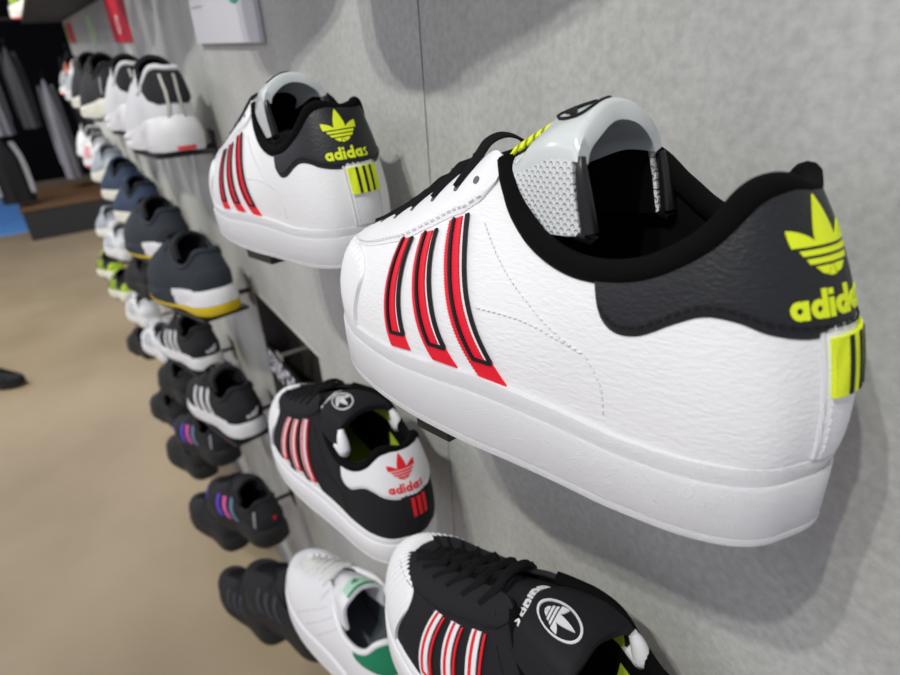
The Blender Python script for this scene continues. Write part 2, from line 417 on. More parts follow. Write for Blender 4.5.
def lace_bar(U, sa, sb, ta, tb, G, hgt, w=.0042, th=.0011, drop=.0, n=18):
    """flat lace from a lateral eyelet (s=sa) over the tongue to a medial eyelet"""
    A = U.at_st([sa], [ta], .0016)[0]; B = U.at_st([sb], [tb], .0016)[0]
    Ai = U.at_st([sa], [1.], .003)[0]; Bi = U.at_st([sb], [1.], .003)[0]
    mid = (Ai+Bi)/2 + np.array([0, 0, hgt])
    q1 = Ai*.6+mid*.4 + np.array([0,0,hgt*.35]); q2 = Bi*.6+mid*.4 + np.array([0,0,hgt*.35])
    C = np.array([A, Ai+np.array([0,0,.0012]), q1, mid, q2, Bi+np.array([0,0,.0012]), B]); P = cr(C, np.linspace(0, 6, n), False)
    return P, A, B
def flat_ribbon(P, w, th, side):
    """flat strap along P with width direction `side`"""
    P = np.array(P); T = np.gradient(P, axis=0); T /= np.linalg.norm(T, axis=1)[:, None]+1e-12; S = np.broadcast_to(side, P.shape); S = S - (S*T).sum(1)[:, None]*T; S /= np.linalg.norm(S, axis=1)[:, None]+1e-12; Nn = np.cross(T, S)
    k = 10; th_ = np.linspace(0, 2*pi, k, endpoint=False); G = P[:, None] + S[:, None]*(np.sign(np.cos(th_))*abs(np.cos(th_))**.5*w/2)[None, :, None] + Nn[:, None]*(np.sin(th_)*th/2)[None, :, None]
    V, F = grid(G, False, True); V = list(map(tuple, V)); F = list(F)+[tuple(range(k)), tuple((len(P)-1)*k+i for i in range(k))[::-1]]; return V, F

TROWS_FLAT = [[(250,0,86),(247,8,85),(246,12,82)], [(215,0,101),(213,9,99),(210,13,94)], [(185,0,115),(183,13,112),(178,18,104)], [(160,0,126),(155,19,120),(148,25,106)],
              [(138,0,133),(132,26,125),(126,32,108)], [(116,0,136),(110,30,126),(106,34,106)], [(95,0,134),(92,30,123),(90,33,104)]]
def superstar(c):
    """low court shoe with a shell toe, three stripes and a heel tab; c = colour table"""
    U = Upper(SUPER, junc_super); root = empty('court_sneaker'); HN = U.n
    # ---- sole
    gf = lambda u: float(np.interp(u, [0,.1,.2,.3], [.80, .80, .80, .82]))
    hb = lambda u: float(np.interp(u, [0, .014, .03, .12, .3], [-.6, -.3, 1.8, 3.4, 2.0]))
    tp = lambda u: float(np.interp(u, [0, .03, .07], [1.3, .8, 0]))
    build_sole(U, [('outsole', c['outsole'], [(-9, 0), (lambda u: hb(u)-1.6-tp(u), .0), (lambda u: hb(u)-.2-tp(u), .015), (lambda u: hb(u)+.3-tp(u), .05), (lambda u: hb(u)+.3-tp(u), .12), (-4, .125)]),
                   ('midsole', c['sole'], [(-4, .12), (lambda u: hb(u)+.1-tp(u), .125), (lambda u: hb(u)+.5-tp(u), .15), (lambda u: hb(u)+.9-tp(u)*.5, .5), (lambda u: hb(u)+.9, lambda u: gf(u)-.04), (lambda u: hb(u)+.3, gf), (lambda u: hb(u)-.6, gf), (lambda u: hb(u)-.5, lambda u: gf(u)+.02),
                                          (lambda u: max(hb(u)-.2, .9), .94), (lambda u: max(hb(u)-.9, .5), 1.02), (-1.5, 1.06), (-6, 1.0)])], bottom_super, root)
    V, F = grid(U.G, True, False, True); up = mesh_obj('upper', V, F, c['upper'], root)
    sol = up.modifiers.new('thickness', 'SOLIDIFY'); sol.thickness = .0022; sol.offset = -1
    # ---- shell toe with radial ridges
    s = np.linspace(11.6, 19.4, 220); T = np.linspace(.0, 1, 24); a = (s-15.5)/3.9; tm = .30 + (.50 if c.get('flat') else .30)*np.sqrt(np.clip(1-a**2, 0, 1)); tm = np.where(abs(a) > .8, tm, tm)
    G1 = []; G0 = []
    for k, f in enumerate(T):
        t = f*tm; body = 1-f**8; rid = .0005*np.cos(a*2*pi*15)*min(1, f*3)*(1-f**12) if f < .97 else 0*a
        off = .0007 + .0013*min(1, (1-f)*8) + rid*(f > .02); G1.append(U.at_st(s, t, off)); G0.append(U.at_st(s, t, -.0005))
    V, F = shell(np.stack(G1, 1)[:, :], np.stack(G0, 1)); F = [f[::-1] for f in F]; mesh_obj('shell_toe', V, F, c['shell'], root)
    # ---- eyestay overlays
    def eyestay(sa, sb, name):
        name_side = sa < 16
        n = 90; s = np.linspace(sa, sb, n); x = np.linspace(0, 1, n)
        t0 = np.interp(s if name_side else HN-s, [8.45, 8.6, 9.0, 10.1, 10.7, 12.4, 14.1, 14.7], [.90, .80, .70, .61, .56, .52, .53, .60]); K = 10; A = []; B = []
        for j in range(K+1):
            f = j/K; t = t0+(1-t0)*f; off = .0004+.0012*min(1, f*6); A.append(U.at_st(s, t, off)); B.append(U.at_st(s, t, -.0006))
        V, F = shell(np.stack(A, 1), np.stack(B, 1)); o = mesh_obj(name, V, F, c['overlay'], root)
        mb = MB(); stitches(mb, lambda q: U.at_st(q[:, 0], q[:, 1], .0019), [(a_, b_+.035) for a_, b_ in zip(s[3:-6], t0[3:-6])] if 0 else [(a_, b_) for a_, b_ in zip(s[3:-6], t0[3:-6]+.03)], dash=.10, gap=.06, w=.0005)
        mb.build('stitching', c['thread'], o, True)
        return o
    ee = 14.2 if c.get('flat') else 14.7; el = eyestay(8.45, ee, 'eyestay'); eyestay(HN-8.45, HN-ee, 'eyestay')
    eye_s = [9.9, 10.6, 11.3, 12.0, 12.7, 13.4, 14.1]; eye_t = [.81, .79, .78, .77, .77, .77, .78]
    mb = MB()
    for es, et in zip([9.15]+eye_s, [.84]+eye_t):
        for ss in (es, HN-es):
            p = U.at_st([ss], [et], .0016)[0]; n = U.N(np.array([ss]), np.array([et]))[0]; mb.add(*tube([p-n*.001, p+n*.00035], .0019, 12))
    mb.build('eyelet', c['eyelet'], root, True)
    # ---- heel tab, strip, webbing
    half = [(0, 73.5), (13, 74), (22, 74.5), (33, 77), (42, 80.5), (53, 81.5), (64, 78), (78, 71.5), (88, 70.5), (95, 74), (99, 80), (103, 91)]
    low = [(x/1000, y/1000) for x, y in half]; lows = spline2(low, 5, False)
    n = len(lows); L = np.array(lows); Lf = np.vstack([np.column_stack([-L[::-1, 0], L[::-1, 1]])[:-1], L]); Lf[Lf[:, 0] < 0] *= [.97, 1]
    ss = U.s_of_l(Lf[:, 0]); tt = U.t_of_w(ss, Lf[:, 1]); ss = np.where(Lf[:, 0] < 0, ss-HN*(ss > HN/2), ss); A = []; B = []
    for j in range(15):
        f = j/14; t = tt+(1.0-tt)*f; off = .0003+.0014*min(1, f*10); A.append(U.at_st(ss, t, off)); B.append(U.at_st(ss, t, -.0005))
    V, F = shell(np.stack(A, 1), np.stack(B, 1)); F = [f[::-1] for f in F]; tab = mesh_obj('heel_tab', V, F, c['tab'], root); 
    mb = MB(); inner = [(x, y+.0035) for x, y in Lf if abs(x) < .098]
    for seg in (inner,): stitches(mb, lambda q: U.at_lw(q[:, 0], q[:, 1], .0019), seg, .0026, .0014, .0008)
    mb.build('stitching', c['tab_thread'], tab, True)
    cx = .0085
    def mark(polys, sc, ox, oy, name, m, off, cell=.003):
        mb = MB()
        for p in polys: put_poly(mb, U, [(ox - x*sc, oy + y*sc) for x, y in p], off, .0007, cell)
        mb.build(name, m, tab)
    mark(trefoil(), .0265, cx, .1035, 'trefoil_logo', c['logo'], .0021)
    P, Wd = wordmark(); k = .0350/Wd; mark([[(x-Wd/2, y) for x, y in p] for p in P], k, cx, .0808, 'wordmark', c['logo'], .0021, .004)
    # heel strip
    A = []; B = []
    for x in np.linspace(-.014, .014, 15):
        e = min(1, (.014-abs(x))/.0015); w = np.linspace(.0285, .079, 26); A.append(U.at_lw(np.full(26, x), w, .0003+.0010*e)); B.append(U.at_lw(np.full(26, x), w, -.0006))
    V, F = shell(np.stack(A, 0), np.stack(B, 0)); st_ = mesh_obj('heel_strip', V, F, c['strip'], root)
    mb = MB()
    for sx in (-.0118, .0118): stitches(mb, lambda q: U.at_lw(q[:, 0], q[:, 1], .0014), [(sx, w) for w in np.linspace(.032, .056, 20)], .0022, .0014, .0007)
    for sx in (-.0146, .0146): mb.add(*tube(U.at_lw(np.full(30, sx), np.linspace(.029, .076, 30), .0002), .0011, 6))
    mb.build('stitching', c['thread'], st_, True)
    w = np.linspace(.0535, .0738, 14); A = []; B = []
    for x in np.linspace(-.0125, .0125, 21):
        A.append(U.at_lw(np.full(14, x), w, .0030)); B.append(U.at_lw(np.full(14, x), w, .0008))
    if c.get('web'):
        V, F = shell(np.stack(A, 0), np.stack(B, 0)); tg = mesh_obj('webbing_tag', V, F, c['web'], root)
    else: tg = st_
    for x in (-.0055, 0, .0055):
        mb = MB(); put_ribbon(mb, U, [(x, .0537), (x, .0736)], .0020 if c.get('web') else .0034, .0034, .0012); mb.build('webbing_stripe', c['web_line'], tg)
    # ---- three stripes
    ST = [((207.5, 38), (231, 92), (193.5, 39), (221, 94)), ((179, 38), (215.5, 96.5), (165, 37), (205, 99.5)), ((152.5, 35), (199, 104), (137.5, 33.5), (189.5, 107.5))]
    for q in ST:
        (a0, b0), (a1, b1), (c0, d0), (c1, d1) = q; n = 34
        f = np.linspace(0, 1, n); bow = 4*f*(1-f)*2.2
        Lx = a0+(a1-a0)*f+bow; Lw = b0+(b1-b0)*f; Rx = c0+(c1-c0)*f+bow; Rw = d0+(d1-d0)*f
        zz = np.where(np.arange(n*3) % 2 == 0, .75, -.25); ff = np.linspace(0, 1, n*3)
        Le = np.column_stack([np.interp(ff, f, Lx)+zz, np.interp(ff, f, Lw)])/1000.; Re = np.column_stack([np.interp(ff, f, Rx), np.interp(ff, f, Rw)])/1000.
        # red band covers the front 72 % ; the last slice is the gap and the second black leg
        mix = lambda k: Le*(1-k)+Re*k
        cols = [Le, mix(.35), mix(.68)]; m3 = n*3; V2 = np.concatenate(cols); F = []
        for j in range(2):
            for i in range(m3-1): F.append((j*m3+i, (j+1)*m3+i, (j+1)*m3+i+1, j*m3+i+1))
        mb = MB(); put_patch(mb, U, V2, F, .0010, .0012)
        # foot of the stripe widens under the outline
        k0 = int(m3*.15); V2 = np.concatenate([mix(.67)[:k0], mix(.97)[:k0]]); put_patch(mb, U, V2, [(i, i+k0, i+1+k0, i+1) for i in range(k0-1)], .00095, .0012)
        stp = mb.build('stripe', c['stripe'], root, False)
        cen = mix(.30); rt = mix(.98); k1 = int(m3*.14); path = [tuple(p) for p in cen[::-1][:m3-k1]] + [tuple(p) for p in rt[k1:]]
        mb = MB(); put_ribbon(mb, U, path, .0015, .0019, .0012, .003); mb.build('stripe_outline', c['stripe_line'], stp)
    # quarter stitching behind the stripes
    mb = MB(); f = lambda q: U.at_lw(q[:, 0], q[:, 1], .0004)
    for pth in ([(178, 104), (150, 84), (118, 66), (100, 59)], [(160, 68), (130, 66), (100, 59)], [(100, 59), (92, 48), (90, 34)]):
        stitches(mb, f, np.array(spline2([(a/1000, b/1000) for a, b in pth], 8, False)), .0016, .0014, .0006)
    mb.build('stitching', c['thread'], root, True)
    # ---- collar padding, lining, insole
    n = 150; cp = top_path(U, -8.62, 8.62, n, 1., -.0012); rr = np.full(n, .0050); rr[:6] = np.linspace(.0042, .0050, 6); rr[-6:] = np.linspace(.0050, .0042, 6); hd = np.exp(-(np.linspace(-1, 1, n)/.16)**2); rr = rr-.0013*hd; cp[:, 2] += .0012-.0022*hd
    V, F = tube(cp, rr, 12, False, (1., 1.)); mesh_obj('collar', V, F, c['collar'], root)
    G = inner_wall(U, -9.5, 9.5, .040); V, F = grid(G); mesh_obj('lining', V, F, c['lining'], root)
    if c.get('patch'):
        for s0 in (2.4, HN-5.2):
            mb = MB(); G2 = U.at_st(np.repeat(np.linspace(s0, s0+2.6, 16), 8), np.tile(np.linspace(.30, .70, 8), 16), -.0092).reshape(16, 8, 3)
            V, F = grid(G2); mb.add(V, F); mb.build('lining_patch', c['patch'], root, True)
    s = np.linspace(0, HN, 90, endpoint=False); rg = sole_ring(U, -.0045, np.full(90, .040), s); V = list(map(tuple, rg))+[(.14, 0, .0385)]; mesh_obj('insole', V, [(i, (i+1) % 90, 90) for i in range(90)], c['insole'], root)
    # ---- tongue
    G = tongue_grid(TROWS_FLAT if c.get('flat') else TROWS); Nn = gnormals(G); V, F = shell((G+Nn*.0022)[:-2], (G-Nn*.0028)[:-2]); tng = mesh_obj('tongue', V, F, c['tongue'], root)
    V, F = shell((G-Nn*.0030)[:-3], (G-Nn*.0034)[:-3]); mesh_obj('tongue_lining', V, F, c.get('patch') or c['lining'], tng)
    na, nb = G.shape[:2]
    sub = lambda a0, a1, b0, b1: (slice(int(a0*(na-1)), int(a1*(na-1))+1), slice(int(b0*(nb-1)), int(b1*(nb-1))+1))
    bb = np.linspace(.16, .84, 33); a0 = .60+.17*(1-np.clip(abs(bb-.5)/.34, 0, 1)**2.2) if not c.get('flat') else .60+0*bb; fr = np.linspace(0, 1, 26); AA = a0[None]+(1-a0[None])*fr[:, None]; BB_ = np.broadcast_to(bb, AA.shape)
    Gp = gsample(G, AA.ravel(), BB_.ravel()).reshape(26, 33, 3); Np = gsample(Nn, AA.ravel(), BB_.ravel()).reshape(26, 33, 3); ex = np.linspace(-1, 1, 33)[None, :, None]; ey = fr[:, None, None]; rnd = .0022+.0026*np.clip((1-abs(ex)**6), 0, 1)*np.clip(np.minimum(ey*8, (1-ey)*10), .05, 1)
    V, F = shell(Gp+Np*rnd, Gp-Np*.0042); pad = mesh_obj('tongue_pad', V, F, c['pad'], root)
    mb = MB()                                                                     # oval and trefoil on the pad
    ca, cb_, ra, rb = (.80, c.get('lb', .5), .125, .105) if c.get('flat') else (.885, .56, .085, .13)
    el_ = lambda k, sc: (ca+ra*sc*cos(k), cb_+rb*sc*sin(k))
    add_polys_on_grid(mb, G, Nn, [[el_(k, 1), el_(k+.21, 1), el_(k+.21, .9), el_(k, .9)] for k in np.arange(0, 2*pi, .2)], .0058, .0012)
    add_polys_on_grid(mb, G, Nn, [[(ca-.01+y*ra*1.5, cb_-x*rb*1.35) for x, y in p] for p in trefoil()], .0058, .0012)
    mb.build('tongue_logo', c['pad_logo'], pad)
    mb = MB()
    if c.get('web'):
        m2 = MB(); add_polys_on_grid(m2, G, Nn, [[(.56, .30), (.56, .74), (.70, .72), (.80, .60), (.80, .40), (.70, .30)]], .0030, .001); m2.build('stripe_patch', c['tab_thread'], tng)
        for k in range(5): a0_ = .575+.042*k; add_polys_on_grid(mb, G, Nn, [[(a0_, .32), (a0_, .72-.02*k), (a0_+.026, .71-.02*k), (a0_+.026, .32)]], .0040, .0012)
    if mb.V: mb.build('tongue_stripes', c['tongue_mark'], tng)
    if c.get('word'):
        mb = MB(); P, Wd = wordmark(); add_polys_on_grid(mb, G, Nn, [[(.585+y*.05, c['lb']+(x-Wd/2)/Wd*.42) for x, y in p] for p in P], .0034, .0014); mb.build('wordmark', c['pad_logo'], tng)
    for side in (0, 1):
        j0, j1 = (0, int(.17*(nb-1))+1) if side == 0 else (int(.83*(nb-1)), nb); edge = G[-1, j0:j1]; 
        low = (G[-6:-1, j0][::1] if side == 0 else G[-6:-1, j1-1][::-1])
        path = np.concatenate([low, edge]) if side == 0 else np.concatenate([edge, low]); path = cr(path, np.linspace(0, len(path)-1, 30), False); q_ = np.linspace(0, 1, 30); path[:, 0] -= (.006 if c.get('flat') else .001)*np.sin(q_*pi) 
        mesh_obj('tongue_piping', *tube(path, c.get('pipe_r', .0034)*(.35+.65*np.sin(np.clip(q_, .04, .96)*pi)**.6), 12, False, (1., 1.)), c['piping'], tng)
    # ---- laces: flat bars that cross over the tongue, both ends tucked into eyelets
    for k, es in enumerate(eye_s):
        hgt = (.0085, .0040, .0042, .0042, .0040, .0036, .003)[k]; es2 = HN-(es+(.0 if k else 0)); P, A_, B_ = lace_bar(U, es, es2, eye_t[k], eye_t[k], G, hgt)
        mesh_obj('lace', *flat_ribbon(P, .0056, .0016, (1, 0, .45)), c['lace'], root)
        if k < len(eye_s)-1:                                                      # diagonal run under the next bar
            P, A_, B_ = lace_bar(U, es+.1, HN-eye_s[k+1]+.1, .98, .98, G, min(hgt, .004)-.0040); mesh_obj('lace', *flat_ribbon(P, .0050, .0014, (1, 0, .45)), c['lace'], root)
            P, A_, B_ = lace_bar(U, eye_s[k+1]+.1, HN-es+.1, .98, .98, G, min(hgt, .004)-.0032); mesh_obj('lace', *flat_ribbon(P, .0050, .0014, (1, 0, .45)), c['lace'], root)
    return root, U

def runner_stations(c):
    st = np.array(SUPER, float); k = c.get('k', 1.0)
    u = st[:, 7]; drop = np.interp(u, [24, 60, 120, 160, 253], [4, 8, 8, 10, 22])*k
    st[:, 9] -= drop; st[:, 9] += c.get('heel_up', 0)*np.interp(u, [24, 50, 85], [1, .7, 0]); st[:, 3] *= np.interp(st[:, 0], [0, 200, 302], [1, .9, .72]); st[:, 6] *= .9
    st[:, 1] *= np.interp(st[:, 0], [0, 60, 110, 200, 302], [1, .98, .94, 1, 1])
    return st
def running_shoe(c):
    """low trainer with a thick sculpted midsole; c = colour and detail table"""
    hj = c.get('heel', .044); tj = c.get('toe', .028)
    jn = lambda u: np.interp(u, [0, .03, .1, .18, .25, .3], [hj+.004, hj, hj-.006, tj+.004, tj, tj+.008])
    bt = lambda u: np.interp(u, [0, .02, .15, .2, .25, .3], [.004, 0, 0, .003, .009, .018])
    U = Upper(runner_stations(c), jn, 176, 26); root = empty('running_shoe'); HN = U.n
    fl = c.get('flare', 5.); wav = c.get('wave', 1.2)
    o2 = c.get('osf', .2); osf = lambda u: float(np.interp(u, [0, .08, .13], [o2, o2*.8, .2]))
    hb = lambda u: float(np.interp(u, [0, .05, .12, .2, .3], [fl+1, fl, 2.0, fl*.8, 2.5]))
    build_sole(U, [('outsole', c['outsole'], [(-9, 0), (lambda u: hb(u)-2, 0), (lambda u: hb(u)+.4, .06), (lambda u: hb(u)+.5, lambda u: osf(u)), (0, lambda u: osf(u)+.01)]),
                   ('midsole', c['midsole'], [(0, lambda u: osf(u)), (lambda u: hb(u), lambda u: osf(u)+.01), (lambda u: hb(u)+.6, lambda u: osf(u)+.08), (lambda u: hb(u)-.8+wav*sin(u*60), .5), (lambda u: hb(u)+.2+wav*cos(u*60), .72), (lambda u: hb(u)*.5, .95), (lambda u: hb(u)*.2, 1.06), (-2, 1.1), (-7, 1.0)])], bt, root, 110, c.get('front'))
    V, F = grid(U.G, True, False, True); up = mesh_obj('upper', V, F, c['upper'], root); sol = up.modifiers.new('thickness', 'SOLIDIFY'); sol.thickness = .0025; sol.offset = -1
    # heel counter
    n = 60; s = np.linspace(-3.2, 3.2, n); A = []; B = []
    tt = np.interp(abs(s), [0, 1.5, 2.4, 3.2], c.get('counter', [.55, .55, .45, .25]))
    for j in range(9):
        f = j/8; e = min(1, (1-f)*8)
        if c.get('counter_up'): t = tt+(1-tt)*f
        else: t = tt*f
        A.append(U.at_st(s, t, .0006+.0014*e)); B.append(U.at_st(s, t, -.0006))
    V, F = shell(np.stack(A, 1), np.stack(B, 1)); F = [f[::-1] for f in F]; hc = mesh_obj('heel_counter', V, F, c['counter_mat'], root)
    if c.get('red_patch'):
        mb = MB(); s = np.linspace(-1.0, .6, 12); ub = cr(U.st[:, 0:2], s)[:, 0]/1000.; oo = np.array([hb(x)+.75 for x in ub])/1000.
        V, F = grid(np.stack([sole_ring(U, oo, np.full(12, z), s) for z in (.0025, .006, .0095)], 1)); mb.add(V, F); mb.build('outsole_patch', c['red_patch'], root)
    # toe guard
    s = np.linspace(12.6, 18.4, n); a = (s-15.5)/2.9; tm = .12+.20*np.sqrt(np.clip(1-a**2, 0, 1)); A = []; B = []
    for j in range(7): f = j/6; A.append(U.at_st(s, tm*f, .0004+.001*min(1, (1-f)*6))); B.append(U.at_st(s, tm*f, -.0006))
    V, F = shell(np.stack(A, 1), np.stack(B, 1)); F = [f[::-1] for f in F]; mesh_obj('toe_guard', V, F, c.get('guard', c['upper']), root)
    # eyestay
    for sa, sb in ((8.6, 14.3), (HN-14.3, HN-8.6)):
        s = np.linspace(sa, sb, 40); A = []; B = []
        for j in range(6): f = j/5; t = np.full(40, .74+.26*f); A.append(U.at_st(s, t, .0005+.0012*min(1, f*5))); B.append(U.at_st(s, t, -.0006))
        V, F = shell(np.stack(A, 1), np.stack(B, 1)); F = [f[::-1] for f in F]; mesh_obj('eyestay', V, F, c.get('eyestay', c['upper']), root)
    # side stripes
    if c.get('stripe'):
        cols = c['stripe'] if isinstance(c['stripe'], (list, tuple)) else [c['stripe']]*3
        for k, m in enumerate(cols):
            x = .185-.026*k; wd = c.get('stripe_w', .011); b0 = float(jn(x))+.004; tpz = .085-.0*k+.004*k
            for sg in (1, -1):
                mb = MB(); nn = 16; f = np.linspace(0, 1, nn); L_ = np.column_stack([sg*(x+.03*f+.004*np.sin(f*pi)), b0+(tpz-b0)*f]); R_ = L_ - np.array([sg*wd, 0]); put_patch(mb, U, np.concatenate([L_, R_]), [(i, i+nn, i+1+nn, i+1) for i in range(nn-1)], .0016, .0018); mb.build('stripe', m, root)
    if c.get('peak'):                                                            # mountain of three slanted bars on the heel
        mb = MB()
        for k, h in enumerate((.006, .0105, .015)):
            x = .010-.009*k; put_poly(mb, U, [(x+.0035, .053), (x-.0035, .053), (x-.0035-.006*h/.015, .053+h), (x+.0035-.006*h/.015, .053+h)], .0030, .0016, .003)
        mb.build('heel_logo', c['peak'], hc)
    if c.get('heel_lines'):
        for x in (.008, -.008):
            mb = MB(); put_ribbon(mb, U, [(x*2.0, .052), (x*1.2, .075), (x*1.1, .095), (x*1.5, .113+c.get('heel_up', 0)*.0009)], .0045, .0032, .0022, .004); mb.build('heel_line', c['heel_lines'], hc)
    if c.get('side_mark'):
        mb = MB(); put_ribbon(mb, U, [(.05, .055), (.042, .095)], .005, .0022, .0014, .004); mb.build('side_mark', c['side_mark'], root)
    if c.get('heel_dot'):
        mb = MB(); put_poly(mb, U, [(.004*cos(a), .075+.004*sin(a)) for a in np.arange(0, 6.2, .5)], .003, .0014, .004); mb.build('heel_mark', c['heel_dot'], hc)
    # collar, lining, insole
    n = 80; cp = top_path(U, -8.5, 8.5, n, 1., -.0005); mesh_obj('collar', *tube(cp, .0052, 8), c['collar'], root)
    G = inner_wall(U, -9.5, 9.5, .045, 70, 8); V, F = grid(G); mesh_obj('lining', V, F, c['lining'], root)
    s = np.linspace(0, HN, 50, endpoint=False); rg = sole_ring(U, -.004, np.full(50, .046), s); mesh_obj('insole', list(map(tuple, rg))+[(.14, 0, .046)], [(i, (i+1) % 50, 50) for i in range(50)], c['lining'], root)
    rows = [[(p[0], p[1], p[2]-float(np.interp(p[0], [24, 60, 120, 160, 253], [4, 8, 10, 10, 20]))*c.get('k', 1.)) for p in r] for r in TROWS]
    G = tongue_grid(rows, 21, 25); Nn = gnormals(G); V, F = shell(G+Nn*.003, G-Nn*.003); mesh_obj('tongue', V, F, c['tongue'], root)
    for k, es in enumerate((9.6, 10.6, 11.6, 12.6, 13.6)):
        P, A_, B_ = lace_bar(U, es, HN-es, .9, .9, G, .007); mesh_obj('lace', *flat_ribbon(P, .0062, .002, (1, 0, .4)), c['lace'], root)
        if k < 4: P, A_, B_ = lace_bar(U, es+.1, HN-es-1.0, .97, .97, G, .005); mesh_obj('lace', *flat_ribbon(P, .0055, .002, (1, 0, .4)), c['lace'], root)
    return root, U
def tennis_shoe(c):
    """plain white court shoe with a green heel"""
    st = np.array(SUPER, float); st[:, 9] -= np.interp(st[:, 7], [24, 60, 120, 160, 253], [6, 4, 4, 6, 14]); st[:, 3] *= np.interp(st[:, 0], [0, 200, 302], [1, .95, .85])
    U = Upper(st, junc_super, 220, 30); root = empty('tennis_shoe'); HN = U.n
    build_sole(U, [('outsole', c['sole'], [(-9, 0), (1, 0), (2.2, .03), (2.2, .14), (0, .15)]), ('midsole', c['sole'], [(0, .14), (2, .15), (2.6, .3), (2.6, .9), (2.2, 1.0), (0, 1.06), (-6, 1.0)])], bottom_super, root)
    V, F = grid(U.G, True, False, True); up = mesh_obj('upper', V, F, c['upper'], root); sol = up.modifiers.new('thickness', 'SOLIDIFY'); sol.thickness = .002; sol.offset = -1
    for sa, sb in ((8.6, 14.6), (HN-14.6, HN-8.6)):
        s = np.linspace(sa, sb, 60); A = []; B = []
        for j in range(6): f = j/5; t = .70+.30*f+0*s; A.append(U.at_st(s, t, .0005+.0010*min(1, f*5))); B.append(U.at_st(s, t, -.0006))
        V, F = shell(np.stack(A, 1), np.stack(B, 1)); F = [f[::-1] for f in F]; mesh_obj('eyestay', V, F, c['upper'], root)
    for k in range(3):                                                           # three rows of punched holes
        mb = MB()
        for j in range(9):
            l = .225-.026*k-.005*j; w = .052+.0055*j; p = U.at_lw([l*.93], [w], .0002)[0]; s_ = U.s_of_l(np.array([l*.93])); t_ = U.t_of_w(s_, [w]); nn = U.N(s_, t_)[0]; mb.add(*tube([p-nn*.001, p+nn*.0002], .0009, 8))
        mb.build('perforation', c['hole'], root)
    low = spline2([(0, .076), (.02, .076), (.045, .079), (.065, .078), (.082, .080), (.088, .090)], 5, False); L = np.array(low); Lf = np.vstack([np.column_stack([-L[::-1, 0], L[::-1, 1]])[:-1], L])
    ss = U.s_of_l(Lf[:, 0]); tt = U.t_of_w(ss, Lf[:, 1]); ss = np.where(Lf[:, 0] < 0, ss-HN*(ss > HN/2), ss); A = []; B = []
    for j in range(9): f = j/8; t = tt+(1.0-tt)*f; A.append(U.at_st(ss, t, .0003+.0014*min(1, f*10))); B.append(U.at_st(ss, t, -.0005))
    V, F = shell(np.stack(A, 1), np.stack(B, 1)); F = [f[::-1] for f in F]; mesh_obj('heel_tab', V, F, c['tab'], root)
    cp = top_path(U, -8.62, 8.62, 110, 1., -.0005); mesh_obj('collar', *tube(cp, .0040, 10), c['upper'], root)
    G = inner_wall(U, -9.5, 9.5, .040, 90, 10); V, F = grid(G); mesh_obj('lining', V, F, c['lining'], root)
    s = np.linspace(0, HN, 60, endpoint=False); rg = sole_ring(U, -.004, np.full(60, .041), s); mesh_obj('insole', list(map(tuple, rg))+[(.14, 0, .041)], [(i, (i+1) % 60, 60) for i in range(60)], c['lining'], root)
    rows = [[(p[0], p[1], p[2]-float(np.interp(p[0], [24, 120, 160, 253], [8, 8, 8, 13]))) for p in r] for r in TROWS]
    G = tongue_grid(rows, 31, 35); Nn = gnormals(G); V, F = shell(G+Nn*.0022, G-Nn*.0022); tg = mesh_obj('tongue', V, F, c['upper'], root)
    mb = MB(); add_polys_on_grid(mb, G, Nn, [[(.80, .3), (.80, .7), (.98, .7), (.98, .3)]], .0036, .0014, .04); lab = mb.build('tongue_label', c['label_mat'], root)
    mb = MB(); add_polys_on_grid(mb, G, Nn, [[(.94, .3), (.94, .7), (.98, .7), (.98, .3)]] + [[(.87+y*.07, .5-x*.09) for x, y in p] for p in trefoil()], .0042, .001, .04); mb.build('tongue_logo', c['tab'], lab)
    for k, es in enumerate((9.3, 10.1, 10.9, 11.7, 12.5, 13.3, 14.0)):
        P, A_, B_ = lace_bar(U, es, HN-es, .84, .84, G, .0075-.0004*k); mesh_obj('lace', *flat_ribbon(P, .0062, .002, (1, 0, .4)), c['lace'], root)
        if k < 6: P, A_, B_ = lace_bar(U, es+.1, HN-es-.8, .97, .97, G, .006); mesh_obj('lace', *flat_ribbon(P, .0055, .002, (1, 0, .4)), c['lace'], root)
    return root, U

def pose_matrix(x, y, z, yaw, pit, rol):
    yaw, pit, rol = radians(yaw), radians(pit), radians(rol)
    f = Vector((-cos(yaw), -sin(yaw), 0)); l = Vector((sin(yaw), -cos(yaw), 0)); k = Vector((0, 0, 1))
    f2 = f*cos(pit)+k*sin(pit); k2 = -f*sin(pit)+k*cos(pit); l2 = l*cos(rol)-k2*sin(rol); k3 = l*sin(rol)+k2*cos(rol)
    m = Matrix((f2, l2, k3)).transposed().to_4x4(); m.translation = Vector((x, y, z)); return m
def put(o, pose): o.matrix_world = pose_matrix(*pose); return o

